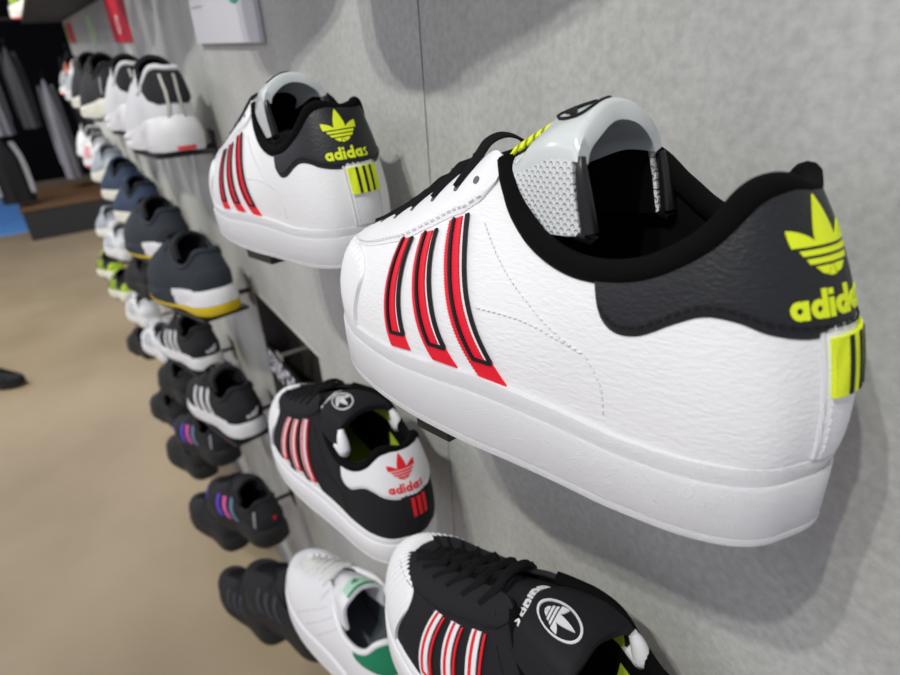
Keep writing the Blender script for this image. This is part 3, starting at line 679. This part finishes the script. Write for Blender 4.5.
# ---------------------------------------------------------------- colour tables and prototypes
m = M
WB = dict(sole=m['rubber_white'], outsole=m['rubber_white'], upper=m['leather_white'], shell=m['overlay_white'], overlay=m['overlay_white'], thread=m['thread_white'], eyelet=mat('grey_eyelet_hole', (.12, .12, .13), .8),
  tab=m['leather_black'], tab_thread=m['black_line'], logo=m['neon'], strip=m['overlay_white'], web=m['neon_web'], web_line=m['black_line'], stripe=m['red'], stripe_line=m['black_line'],
  collar=m['terry_black'], lining=m['terry_black'], insole=m['insole'], tongue=m['mesh_white'], pad=m['white_gloss'], pad_logo=m['black_line'], tongue_mark=m['neon_web'], piping=m['gloss_black'], lace=m['lace_black'])
BB = dict(WB, upper=m['nubuck_black'], overlay=m['nubuck_black'], shell=m['rubber_smooth'], sole=m['rubber_smooth'], outsole=m['rubber_smooth'], thread=m['black_line'], eyelet=m['black_line'], tab=m['overlay_white'], tab_thread=m['thread_white'], logo=m['red_line'],
  strip=m['nubuck_black'], web=None, web_line=m['red_line'], stripe=m['rubber_smooth'], stripe_line=m['red_line'], insole=m['lime'], patch=m['lime'], tongue=m['nubuck_black'], pad=m['nubuck_black'], pad_logo=m['thread_white'], piping=m['overlay_white'], pipe_r=.0062, word=True, lb=.6, flat=True)
SLOT = lambda x, row, yaw=10, y=.19, pit=-4: (x, y, {0: .145, 1: -.170, 2: -.465, 3: -.77, 4: -1.06, 5: -1.35}[row], yaw, pit, -2)
POSE_A = (-.060, .204, -.170, 9.5, -6.1, -3.7); POSE_B = (-.4339, .2059, -.1704, 7.0, -6.3, 0); POSE_C = (-.3871, .1964, -.4766, 7.0, -2.7, -2.0); POSE_D = (-.055, .186, -.462, 6.8, -2.5, -6); POSE_E = (-.418, .170, -.772, 7, -3, -4)
pale, UA = superstar(WB); put(pale, POSE_A); tag(pale, 'white leather sneaker with red stripes and black heel tab, largest and nearest', 'shoe', 'white sneakers with red stripes')
b = link_copy(pale, label='white sneaker with red stripes hanging behind and left of the big one', group='white sneakers with red stripes'); put(b, POSE_B)
dark, UC = superstar(BB); put(dark, POSE_C); tag(dark, 'black sneaker with white heel tab and red logo below the further white sneaker', 'shoe', 'black sneakers with white stripes')
d = link_copy(dark, label='black laced sneaker with white toe cut off by the bottom edge', group='black sneakers with white stripes'); put(d, POSE_D)
tenn, UE = tennis_shoe(dict(sole=m['rubber_smooth'], upper=m['overlay_white'], lining=m['grey_lining'], tab=m['green'], lace=mat('white_lace', (.72, .72, .7), .8, bump=('weave', 900, (1,1,1), .4, .0004)), label_mat=mat('pale_green_label', (.45, .68, .55), .6), hole=mat('grey_hole', (.2, .2, .2), .9)))
put(tenn, POSE_E); tag(tenn, 'plain white sneaker with green heel, low beside the black shell toe sneaker', 'shoe')

kn = lambda n, c, r=.7, **k: mat(n, c, r, **k)
mid_w = kn('white_foam', (.75, .75, .76), .5); cream = kn('cream_foam', (.74, .72, .62), .55); blk = kn('black_foam', (.008, .008, .009), .6); bkn = kn('black_knit', (.007, .0075, .010), .8, bump=('noise', 900, (1,1,1), .3, .0006))
wkn = kn('white_knit', (.72, .73, .75), .7); dgr = kn('charcoal_knit', (.020, .027, .037), .8, bump=('noise', 700, (1,1,1), .4, .0008)); navy = kn('navy_knit', (.02, .04, .085), .75); yel = kn('yellow_rubber', (.75, .55, .01), .5); blu = kn('blue_lining', (.03, .08, .45), .7)
gry = kn('grey_knit', (.35, .38, .42), .75); ong = kn('orange_knit', (.85, .12, .03), .6); neo = kn('neon_knit', (.5, .75, .03), .6); tan_ = kn('beige_trim', (.5, .48, .44), .6); redr = kn('red_rubber', (.7, .03, .04), .5)
pur = kn('violet_print', (.12, .06, .7), .4); pnk = kn('pink_print', (.8, .12, .45), .4); stl = kn('steel_blue_print', (.15, .25, .38), .4); sil = kn('silver_print', (.45, .47, .5), .35, metal=.3)
def cfg(upper, midsole, outsole, **k): return dict(dict(upper=upper, midsole=midsole, outsole=outsole, counter_mat=upper, collar=upper, lining=m['terry_black'], tongue=upper, lace=m['lace_black']), **k)
KINDS = dict(
 wave = cfg(wkn, mid_w, mid_w, counter_mat=bkn, counter_up=True, counter=[.30, .28, .4, .75], heel_lines=tan_, collar=wkn, heel=.052, flare=9, wave=2.4, red_patch=redr, heel_up=9, front_panel=bkn, eyestay=bkn, lace=wkn, tongue=bkn, k=-.6),
 yellow = cfg(dgr, mid_w, yel, lining=blu, collar=dgr, heel=.048, flare=7, front=(dgr, .13), osf=.42, k=.2, guard=bkn, tongue=bkn),
 navy = cfg(navy, cream, cream, heel=.040, collar=bkn, lace=navy, tongue=navy),
 peak = cfg(bkn, mid_w, blk, stripe=mid_w, peak=mid_w, heel=.040, flare=5),
 black = cfg(bkn, blk, blk, heel=.042, stripe=kn('dark_grey_print', (.04, .045, .055), .6), heel_dot=kn('grey_mark', (.4, .4, .4), .5)),
 plain = cfg(bkn, blk, blk, heel=.044, flare=6),
 violet = cfg(bkn, blk, blk, stripe=[pur, pnk, stl], side_mark=sil, heel=.044, flare=7, guard=pur, tongue=bkn, heel_dot=m['red']),
 blackwhite = cfg(bkn, cream, cream, heel=.046, flare=7, k=-.8, side_mark=gry),
 white = cfg(wkn, mid_w, cream, lace=wkn, lining=gry, collar=wkn, heel=.044, stripe=gry, eyestay=gry),
 greywhite = cfg(gry, cream, cream, lace=wkn, lining=gry, counter_mat=wkn, heel=.05, flare=7),
 orange = cfg(bkn, mid_w, ong, counter_mat=ong, guard=ong, stripe=wkn, collar=ong, lining=bkn),
 neon = cfg(bkn, cream, cream, counter_mat=neo, stripe=neo, eyestay=neo, lace=neo, collar=bkn, guard=wkn, heel=.046, flare=7),
 tricolor = cfg(wkn, mid_w, redr, counter_mat=kn('blue_knit', (.03, .12, .5), .7), stripe=redr, lace=wkn, heel=.046),
)
PROTO = {}
def shoe(kind, x, row, label, group=None, **k):
    if kind not in PROTO: r, _ = running_shoe(KINDS[kind]); PROTO[kind] = r; tag(r, label, 'shoe', group)
    else:
        r = link_copy(PROTO[kind], label=label)
        if group: r['group'] = group
    put(r, SLOT(x, row, **k)); PLACED.append((r, x, row, k)); return r
PLACED = []
W = .265
G1 = 'chunky white sneakers with black heels'; G2 = 'charcoal running shoes with yellow soles'; G3 = 'navy sneakers with cream soles'; G4 = 'black running shoes with white midsoles'; G5 = 'black running shoes with violet flash'
shoe('wave', -1.13, 1, 'white sneaker with black striped heel on dark shelf, larger and nearer one', G1, yaw=3); shoe('wave', -1.48, 1, 'white sneaker with black striped heel, the further one behind its twin', G1, yaw=3)
shoe('blackwhite', -1.84, 1, 'black high heeled sneaker on cream sole, just left of the white ones', 'black sneakers on cream soles'); shoe('blackwhite', -2.20, 1, 'black sneaker on cream sole, further of two on the top row', 'black sneakers on cream soles')
shoe('white', -2.57, 1, 'white sneaker far back in the upper row before the orange one', 'white sneakers far back'); shoe('orange', -2.94, 1, 'orange, white and black sneaker at the far end of the upper row')
shoe('yellow', -1.10, 2, 'charcoal running shoe with white midsole and yellow heel sole, nearer of two', G2, yaw=14); shoe('yellow', -1.47, 2, 'charcoal running shoe with blue lining, behind the yellow soled one', G2, yaw=14)
shoe('navy', -1.84, 2, 'navy blue sneaker on cream sole, nearer of the two navy ones', G3); shoe('navy', -2.20, 2, 'navy blue sneaker on cream sole, further of the two navy ones', G3)
shoe('greywhite', -2.57, 2, 'grey and white sneaker beyond the navy pair'); shoe('tricolor', -2.94, 2, 'white sneaker with blue and red touches in the far middle row'); shoe('wave', -3.30, 2, 'small white sneaker with black panel, furthest of the second row', G1)
shoe('peak', -1.12, 3, 'black running shoe with white midsole and white heel logo, larger and nearer', G4, yaw=12); shoe('peak', -1.48, 3, 'black running shoe with white midsole above and behind the nearer twin', G4, yaw=12)
shoe('plain', -2.12, 3, 'all black sneaker below the navy sneakers', 'all black sneakers', y=.17); shoe('white', -2.60, 3, 'white sneaker under the navy ones, left of a black one', 'white sneakers far back', y=.15); shoe('greywhite', -2.94, 3, 'pale cream soled sneaker at the far left of the third row', None, y=.15)
shoe('black', -.76, 4, 'black running shoe with small grey heel mark beside the white tennis shoe', 'all black sneakers', yaw=14, y=.17); shoe('violet', -1.10, 4, 'black running shoe with violet and pink flash, the larger one', G5, yaw=16, y=.18); shoe('violet', -1.47, 4, 'black running shoe with violet flash under the white soled black shoe', G5, yaw=16, y=.17)
shoe('plain', -1.84, 4, 'black sneaker low on the wall between white sneakers and violet flash', 'all black sneakers', y=.16); shoe('white', -2.2, 4, 'white low sneaker left of the black three stripe running shoe', 'white sneakers far back', y=.16); shoe('white', -2.57, 4, 'white low sneaker just above its twin in the low row', 'white sneakers far back', y=.15)
shoe('neon', -2.94, 4, 'white and neon yellow sneaker, nearer of the neon ones', 'neon sneakers', y=.12); shoe('neon', -3.3, 4, 'white and neon yellow sneaker, further of the neon ones', 'neon sneakers', y=.10)
for x, lb in ((-1.08, 'black running shoe in the lowest row, nearest of that row'), (-1.45, 'black running shoe peeking out below the large violet flash shoe'), (-1.84, 'black running shoe in the lowest row, left of the small violet one'), (-2.2, 'black sneaker in the lowest row below the white ones'), (-2.9, 'furthest black sneaker of the lowest row, above tan floor')):
    shoe('plain' if x < -1.2 else 'black', x, 5, lb, 'all black sneakers', y=.13, yaw=14)
# upper row, far part stands on the long shelf
shoe('orange', -4.3, 0, 'orange edged sneaker on the far top shelf', None, pit=0, y=.13, yaw=14); shoe('white', -3.95, 0, 'white sneaker on the far top shelf beside the orange one', 'white sneakers far back', pit=0, y=.13, yaw=14); shoe('neon', -3.6, 0, 'neon and black sneaker on the top shelf, nearest of three', 'neon sneakers', pit=0, y=.13, yaw=14)
for x, k in ((-1.11, 'yellow'), (-1.48, 'white'), (-1.84, 'navy')): shoe(k, x, 0, {'yellow': 'charcoal running shoe on a bracket in the row above the frame', 'white': 'white sneaker on a bracket in the row above the frame', 'navy': 'navy sneaker on a bracket in the row above the frame'}[k])
for x, lb in ((-.20, 'white sneaker with red stripes in the row above, near end'), (-.53, 'white sneaker with red stripes in the row above, beside the card')):
    o = link_copy(pale, label=lb); put(o, (x, .204, .150, 9.5, -5, -3)); PLACED.append((o, x, 0, {}))
for o in (pale, b, dark, d, tenn): PLACED.append((o, o.location.x, 9, {}))

# ---- brackets: a tray under each sole, an arm and a plate on the wall
def bracket(o, wide, label, ua=.160):
    mw = o.matrix_world if False else None
    P = pose_of[o.name]; Mx = pose_matrix(*P); r = empty('shoe_bracket'); r.matrix_world = Mx; inv = Mx.inverted()
    v0, v1 = (-.036, .041) if not wide else (-.050, .045); u0, u1 = (ua, .206) if not wide else (.02, .24); th = .013 if not wide else .006
    mb = MB(); mb.bbox((u0, v0, -.0035-th), (u1, v1, -.0042 if not wide else -.0035), .0012); mb.build('tray', M['metal_black'], r)
    wl = inv @ Vector((P[0]-.17, W, P[2]-.02)); c = Vector(((u0+u1)/2, v0+.004, -.002-th/2))
    mb = MB(); n = 8; a = c; bb = inv @ Vector(((Mx @ c).x, W-.001, (Mx @ c).z)); mb.add(*tube([tuple(a.lerp(bb, i/3)) for i in range(4)], .0055, 8)); mb.build('arm', M['metal_black'], r, True)
    mb = MB(); wp = Mx @ c; x, z = wp.x, wp.z; mb.bbox((x-.02, W-.003, z-.03), (x+.02, W-.0005, z+.03), .0008)
    for i, v in enumerate(mb.V): mb.V[i] = tuple(inv @ Vector(v))
    mb.build('wall_plate', M['metal_black'], r)
    tag(r, label, 'bracket', 'shoe brackets on the wall')
pose_of = {pale.name: POSE_A, b.name: POSE_B, dark.name: POSE_C, d.name: POSE_D, tenn.name: POSE_E}
for o, x, row, k in PLACED:
    if o.name not in pose_of: pose_of[o.name] = SLOT(x, row, **k) if k or 'court' not in o.name else (x, .204, .150, 9.5, -5, -3)
for o, x, row, k in PLACED:
    if row == 0 and x < -3: continue
    bracket(o, row in (1, 2, 3) and x < -1, 'black wall bracket holding the ' + ' '.join(o['label'].split()[:11]), {POSE_A: .178, POSE_B: .145}.get(pose_of[o.name], .160))

# ---------------------------------------------------------------- wall of grey panels with open joints and a niche
def struct(name, mb, mt, smooth=False): o = mb.build(name, mt, None, smooth); o['kind'] = 'structure'; return o
def concrete():
    mm, n, bs = nt('grey_concrete_panel'); N = n.nodes.new; L = n.links.new; tc = N('ShaderNodeTexCoord')
    a = N('ShaderNodeTexNoise'); a.inputs['Scale'].default_value = 5; a.inputs['Detail'].default_value = 8; a.inputs['Roughness'].default_value = .62
    mp = N('ShaderNodeMapping'); mp.inputs['Scale'].default_value = (1.2, 1, .7); L(tc.outputs['Object'], mp.inputs['Vector']); L(mp.outputs[0], a.inputs['Vector'])
    f = N('ShaderNodeTexNoise'); f.inputs['Scale'].default_value = 170; f.inputs['Detail'].default_value = 5; L(tc.outputs['Object'], f.inputs['Vector'])
    r = N('ShaderNodeValToRGB'); r.color_ramp.elements[0].position = .3; r.color_ramp.elements[0].color = (.41, .415, .40, 1); r.color_ramp.elements[1].position = .72; r.color_ramp.elements[1].color = (.58, .585, .555, 1); L(a.outputs['Fac'], r.inputs['Fac'])
    r2 = N('ShaderNodeValToRGB'); r2.color_ramp.elements[0].position = .3; r2.color_ramp.elements[0].color = (.84, .84, .84, 1); r2.color_ramp.elements[1].position = .65; r2.color_ramp.elements[1].color = (1.04, 1.04, 1.04, 1); L(f.outputs['Fac'], r2.inputs['Fac'])
    mx = N('ShaderNodeMix'); mx.data_type = 'RGBA'; mx.blend_type = 'MULTIPLY'; mx.inputs[0].default_value = 1; L(r.outputs[0], mx.inputs[6]); L(r2.outputs[0], mx.inputs[7]); L(mx.outputs[2], bs.inputs['Base Color'])
    bp = N('ShaderNodeBump'); bp.inputs['Strength'].default_value = .25; bp.inputs['Distance'].default_value = .001; L(f.outputs['Fac'], bp.inputs['Height']); L(bp.outputs[0], bs.inputs['Normal'])
    bs.inputs['Roughness'].default_value = .62; bs.inputs['Specular IOR Level'].default_value = .3
    return mm
CON = concrete(); ZF = -1.65; ZC = 2.1
g = .0011; x1 = 1.07; k = 0; xs = [1.07, .31, -.45, -1.21, -1.97, -2.73, -3.49, -4.5]; NX0, NX1, NZ0, NZ1 = -1.2089, -.845, -.815, -.472
mb = MB()
for a, c_ in zip(xs[1:], xs[:-1]):
    a += g; c_ -= g
    if abs(c_ + .45+g) < 1e-6:
        mb.box((a, W, ZF), (c_, W+.018, NZ0)); mb.box((a, W, NZ1), (c_, W+.018, ZC)); mb.box((NX1, W, NZ0), (c_, W+.018, NZ1))
    else: mb.box((a, W, ZF), (c_, W+.018, ZC))
struct('wall_right', mb, CON)
mb = MB(); mb.box((-4.5, W+.07, ZF), (1.07, W+.09, ZC)); mb.box((-1.2108, W+.0004, NZ0-.03), (-1.204, W+.07, NZ1)); mb.box((-1.24, W+.019, NZ0-.03), (-1.212, W+.07, NZ1+.03)); mb.box((NX1+.002, W+.019, NZ0-.03), (NX1+.03, W+.07, NZ1+.03)); mb.box((-1.24, W+.019, NZ1+.001), (NX1+.03, W+.07, NZ1+.02)); mb.box((-1.24, W+.019, NZ0-.03), (NX1+.03, W+.07, NZ0-.001))
niche_m = mat('dark_brown_niche', (.055, .048, .044), .5); struct('trim_1', mb, niche_m)
mb = MB(); mb.box((-1.2089, W-.0012, NZ1), (NX1+.003, W+.004, NZ1+.0032)); mb.box((NX1, W-.0012, NZ0), (NX1+.0032, W+.004, NZ1)); struct('trim_2', mb, mat('pale_edge_strip', (.62, .6, .52), .4))
# card in the niche
card = empty('niche_sign', (-1.203, W, -.80)); mb = MB(); mb.bbox((0, -.001, 0), (.352, .006, .202), .001); mb.build('card', mat('black_card', (.008, .008, .01), .5), card)
mb = MB(); P, wd = caps('SUPERSTAR', .046, .0095); sc = .335/wd
for p in P: q = [(.012+x*sc, .146+z) for x, z in p]; mb.add([(x, -.0022, z) for x, z in q]+[(x, -.001, z) for x, z in q], [(0,1,2,3),(0,4,5,1),(1,5,6,2),(2,6,7,3),(3,7,4,0)])
mb.build('lettering', mat('white_print', (.75, .75, .8), .5), card); tag(card, 'black card with white block letters inside the dark wall niche', 'sign')
pg = empty('niche_hook', (-1.105, W+.006, -.586)); mb = MB(); mb.add(*tube([(0, .062, 0), (0, -.004, 0)], .005, 10)); mb.build('rod', mat('brushed_metal', (.5, .5, .45), .35, metal=.8), pg, True); mb = MB(); mb.bbox((-.018, -.008, -.005), (.018, -.004, .005), .001); mb.build('end_plate', mat('pale_metal', (.55, .53, .45), .4, metal=.6), pg); tag(pg, 'small pale metal hook inside the dark wall niche', 'hook')

# ---- card and tags on the wall
def card_on_wall(name, x0, x1, z0, z1, mt, label, cat, th=.006):
    r = empty(name, (x0, W-.0005, z0)); mb = MB(); mb.bbox((0, -th, 0), (x1-x0, 0, z1-z0), th*.2); mb.build('panel', mt, r); tag(r, label, cat); return r
wc = card_on_wall('wall_card', -1.174, -.832, -.010, .33, mat('white_acrylic_card', (.72, .72, .76), .35), 'white card with a green logo mounted on the grey wall', 'sign', .008)
def flatprint(name, polys, mt, parent, th, z=.0006):
    mb = MB()
    for p in polys: n = len(p); mb.add([(x, -th-z, y) for x, y in p]+[(x, -th, y) for x, y in p], [tuple(range(n))]+[(i, i+n, (i+1) % n+n, (i+1) % n) for i in range(n)])
    return mb.build(name, mt, parent)
LX = .265
flatprint('green_logo', [[(a, b_) for a, b_ in q] for q in [[(LX+x, .098+y) for x, y in p] for p in ring(0, 0, .045, .012, pi*.95, 2*pi+.2, 18) + ring(.002, .01, .026, .010, pi, 2*pi, 12)]], mat('green_print', (.02, .3, .2), .5), wc, .008)
flatprint('printed_line', [[(.012, .052), (.085, .052), (.085, .0535), (.012, .0535)]], mat('grey_print', (.35, .35, .38), .6), wc, .008)
REDP = mat('red_sign_face', (.75, .004, .03), .45); WP = mat('white_sign_print', (.8, .75, .76), .5)
def tagboard(x0, x1, z0, z1, mt, label, deco=True):
    r = card_on_wall('hanging_tag', x0, x1, z0, z1, mt, label, 'sign', .004); w_ = x1-x0
    if deco:
        flatprint('white_mark', ring(w_/2, .045, .020, .012, 0, 2*pi, 16), WP, r, .004); flatprint('white_mark', [[(w_*.2, .115+i*.03), (w_*.8, .115+i*.03), (w_*.8, .130+i*.03), (w_*.2, .130+i*.03)] for i in range(4)], WP, r, .004)
    return r
tagboard(-2.31, -1.95, 0.0, .30, REDP, 'red hanging tag with white print, the larger one on the wall'); tagboard(-4.22, -3.95, .01, .105, REDP, 'small far red tag below the top shelf', False)
tagboard(-3.05, -2.85, .0, .10, mat('pale_green_sign', (.5, .68, .42), .5), 'pale green tag on the wall under the top shelf', False); tagboard(-4.45, -4.32, .02, .10, mat('olive_sign', (.35, .33, .03), .5), 'small olive tag at the far end of the wall', False)
# ---- long shelf at the top
sh = empty('wall_shelf', (-4.5, W-.0005, .124)); mb = MB(); mb.bbox((0, -.20, -.0), (2.25, 0, .018), .002); mb.build('board', mat('dark_shelf_board', (.006, .006, .007), .6, .2), sh)
for x in (.1, .85, 1.6, 2.15): mb.box((x-.004, -.16, -.012), (x+.004, 0, 0))
tag(sh, 'long dark shelf high on the far wall carrying sneakers', 'shelf')

# ---------------------------------------------------------------- floor, back of the shop
def floor_surface():
    mm, n, bs = nt('tan_polished_floor'); N = n.nodes.new; L = n.links.new; tc = N('ShaderNodeTexCoord'); a = N('ShaderNodeTexNoise'); a.inputs['Scale'].default_value = 1.6; a.inputs['Detail'].default_value = 6; L(tc.outputs['Object'], a.inputs['Vector'])
    r = N('ShaderNodeValToRGB'); r.color_ramp.elements[0].color = (.30, .235, .15, 1); r.color_ramp.elements[1].color = (.40, .32, .215, 1); r.color_ramp.elements[0].position = .3; r.color_ramp.elements[1].position = .7; L(a.outputs['Fac'], r.inputs['Fac']); L(r.outputs[0], bs.inputs['Base Color'])
    f = N('ShaderNodeTexNoise'); f.inputs['Scale'].default_value = 30; f.inputs['Detail'].default_value = 5; L(tc.outputs['Object'], f.inputs['Vector']); bp = N('ShaderNodeBump'); bp.inputs['Strength'].default_value = .06; bp.inputs['Distance'].default_value = .002; L(f.outputs['Fac'], bp.inputs['Height']); L(bp.outputs[0], bs.inputs['Normal'])
    bs.inputs['Roughness'].default_value = .22; bs.inputs['Specular IOR Level'].default_value = .5; return mm
mb = MB(); mb.box((-16, -6, ZF-.05), (1.3, W+.09, ZF)); struct('floor', mb, floor_surface())
darkw = mat('black_fixture_wall', (.004, .004, .005), .8, .08); mb = MB(); mb.box((-16.1, -6, ZF), (-16, 3, ZC+.6)); struct('wall_back', mb, darkw)
mb = MB(); mb.box((-16, 1.2, ZF), (-4.6, 1.25, ZC+.6)); struct('wall_far_right', mb, darkw)
mb = MB(); mb.box((-10.3, -3.5, ZF), (-10.2, 1.2, ZC-.5)); struct('wall_partition', mb, darkw)
mb = MB(); mb.bbox((-4.5, W-.012, ZF), (1.07, W, ZF+.06), .002); struct('baseboard_right', mb, mat('grey_skirting', (.2, .2, .2), .5))
# platform with wooden top
wood = mat('brown_wood_top', (.16, .085, .035), .5, var=.25, bump=('noise', 12, (1, 8, 1), .2, .001))
pf = empty('display_platform', (-7.35, -.06, ZF)); mb = MB(); mb.bbox((-.45, -.36, .0), (.45, .60, .28), .006); mb.build('base', mat('dark_grey_plinth', (.03, .032, .035), .5), pf); mb = MB(); mb.bbox((-.46, -.37, .28), (.46, .61, .31), .004); mb.build('top', wood, pf); tag(pf, 'low dark platform with brown wooden top at the back', 'display stand')
# rail and hanging clothes
rl = empty('clothes_rail', (-7.6, -.1, ZF)); 
for y in (-1.0, .72): mb = MB(); mb.add(*tube([(0, y, 0), (0, y, 1.92)], .015, 10)); mb.build('post', M['metal_black'], rl, True)
mb = MB(); mb.add(*tube([(0, -1.0, 1.9), (0, .72, 1.9)], .013, 10)); mb.build('rail', M['metal_black'], rl, True); tag(rl, 'black clothes rail in the dark corner at the back', 'clothes rail')
def garment(x, y, zt, h, w, d, mt, label, ang=0., stripes=None, seed=0):
    random.seed(seed); r = empty('hanging_jacket', (x, y, zt), (0, 0, ang)); n = 44; K = 14; G = np.zeros((K, n, 3)); ph = random.random()*6
    for i in range(K):
        f = i/(K-1); ww = w*(.42+.58*min(1, f*4)**.5)*(1+.08*f); dd = d*(.6+.4*min(1, f*3))
        for j in range(n):
            a = 2*pi*j/n; fold = 1+.10*f*sin(a*7+ph)+.05*f*sin(a*13+ph*2); G[i, j] = (dd/2*sin(a)*fold, ww/2*cos(a)*(1+.02*sin(a*5)), -h*f-.10*abs(cos(a))**2*(1-f)*(f < .3))
    V, F = grid(G, False, True); V = list(map(tuple, V)); F = list(F)+[tuple(range(n))[::-1], tuple((K-1)*n+j for j in range(n))]; body = mesh_obj('body', V, F, mt, r)
    for sy in (-1, 1):
        sp = [(0, sy*w*.36, -.06*h), (0.01, sy*w*.50, -.3*h), (.02, sy*w*.53, -.62*h), (.03, sy*w*.52, -.86*h)]; sp = cr(np.array(sp), np.linspace(0, 3, 14), False); slv = mesh_obj('sleeve', *tube(sp, np.linspace(.055, .04, 14)*w/.5, 12), mt, r)
        if stripes:
            for q in (-.014, 0, .014): mesh_obj('sleeve_stripe', *tube(sp+np.array([.052*w/.5, q, 0]), .0045, 6), stripes, slv)
    mesh_obj('hanger', *tube([(0, 0, .0), (0, 0, .05), (.0, .012, .07), (0, .02, .055)], .003, 6), M['metal_black'], r)
    tag(r, label, 'jacket', 'clothes hanging at the back'); return r
cg = mat('grey_cloth', (.34, .34, .36), .85); cd = mat('dark_grey_cloth', (.09, .09, .095), .85); ck = mat('black_cloth', (.008, .008, .01), .8)
garment(-7.6, -.34, .10, .84, .16, .34, cg, 'light grey garment hanging at the far left edge', 0, None, 1); garment(-7.6, -.10, .02, .72, .15, .34, cd, 'dark garment hanging between the grey ones', 0, None, 2); garment(-7.6, .12, -.28, .95, .15, .34, cg, 'grey garment hanging lower above the wooden platform', 0, None, 3)
garment(-7.05, -.40, -.72, .58, .26, .14, ck, 'black track jacket with three white sleeve stripes', 0, mid_w, 4); garment(-7.6, .40, -.05, .8, .18, .34, ck, 'black garment hanging furthest right above the platform', 0, None, 5)
# shoe of someone standing on the floor (front part is in view)
st, _ = running_shoe(cfg(bkn, blk, blk, stripe=gry)); tag(st, 'black shoe tip standing on the tan floor at the left edge', 'shoe'); st.matrix_world = pose_matrix(-3.78, -.86, ZF, 0, 0, 0) @ Matrix.Rotation(radians(0), 4, 'Z')
st.matrix_world = Matrix.Translation((-3.85, -.77, ZF)) @ Matrix.Rotation(radians(62), 4, 'Z')
# thin blue sheet over the floor beyond the platform
bm_, n_, bs_ = nt('blue_sheet'); bs_.inputs['Base Color'].default_value = (.14, .38, .85, 1); bs_.inputs['Roughness'].default_value = .3
sheet_o = empty('floor_surface', (-8.6, -1.7, ZF)); mb = MB(); mb.bbox((-1.5, -1.6, .0), (1.25, 1.26, .004), .0015); mb.build('sheet', bm_, sheet_o); mb = MB(); mb.bbox((1.251, -1.6, .0), (1.28, 1.26, .005), .001); mb.build('edge_strip', mat('pale_blue_strip', (.25, .4, .6), .4), sheet_o); tag(sheet_o, 'bright blue area of floor at the left edge in front of the dark wall', 'mat')
# ---------------------------------------------------------------- light
wd_ = bpy.data.worlds.new('shop'); scene.world = wd_; wd_.use_nodes = True; bg = wd_.node_tree.nodes['Background']; bg.inputs[0].default_value = (.85, .85, 1.0, 1); bg.inputs[1].default_value = .53
def spot(x, y, z, tx, ty, tz, power, size=62, rad=.03, col=(1, .995, .92)):
    L = bpy.data.lights.new('track_spot', 'SPOT'); L.energy = power; L.spot_size = radians(size); L.spot_blend = .5; L.shadow_soft_size = rad; L.color = col
    o = bpy.data.objects.new('track_spot', L); COL.objects.link(o); o.location = (x, y, z); o.rotation_euler = (Vector((tx, ty, tz))-Vector((x, y, z))).to_track_quat('-Z', 'Y').to_euler()
for x, pw in ((.22, 110), (-.12, 110), (-3.2, 110), (-3.5, 110), (-4.3, 100), (-4.7, 100)):
    spot(x, -1.4, ZC-.05, x if x > -1 else x-.3, W, -.3, pw, 98 if x > -1 else 86)
def area(x, y, z, sx, sy, power, col=(1, 1, 1), rot=(0, 0, 0)):
    L = bpy.data.lights.new('added_area_light', 'AREA'); L.shape = 'RECTANGLE'; L.size = sx; L.size_y = sy; L.energy = power; L.color = col; o = bpy.data.objects.new('added_area_light', L); COL.objects.link(o); o.location = (x, y, z); o.rotation_euler = rot
area(-5.8, -3.2, ZC, .5, .3, 60, (1, 1, 1), (radians(35), 0, 0)); area(-3.0, -4.5, ZC, 4.0, .5, 40, (1, .98, .95)); area(-15.4, -1.75, ZC, .25, .25, 40)  # added unseen lamps: clothes brightener, soft room fill, small one for the floor glint

# ---------------------------------------------------------------- camera
r_ = Vector((0.54501632, 0.8366854, -0.05398844)); u_ = Vector((-0.36363837, 0.2939126, 0.88395844)); f_ = Vector((-0.755463, 0.4621395, -0.46443808))
cam = bpy.data.cameras.new('camera'); co = bpy.data.objects.new('camera', cam); COL.objects.link(co); mt = Matrix((r_, u_, -f_)).transposed().to_4x4(); co.matrix_world = mt
cam.sensor_width = 36; cam.lens = 24; cam.clip_start = .01; cam.dof.use_dof = True; cam.dof.focus_distance = .31; cam.dof.aperture_fstop = 8.5
scene.camera = co
vs = scene.view_settings; vs.view_transform = 'Standard'; vs.look = 'None'; vs.exposure = 0; vs.gamma = 1; vs.use_curve_mapping = False
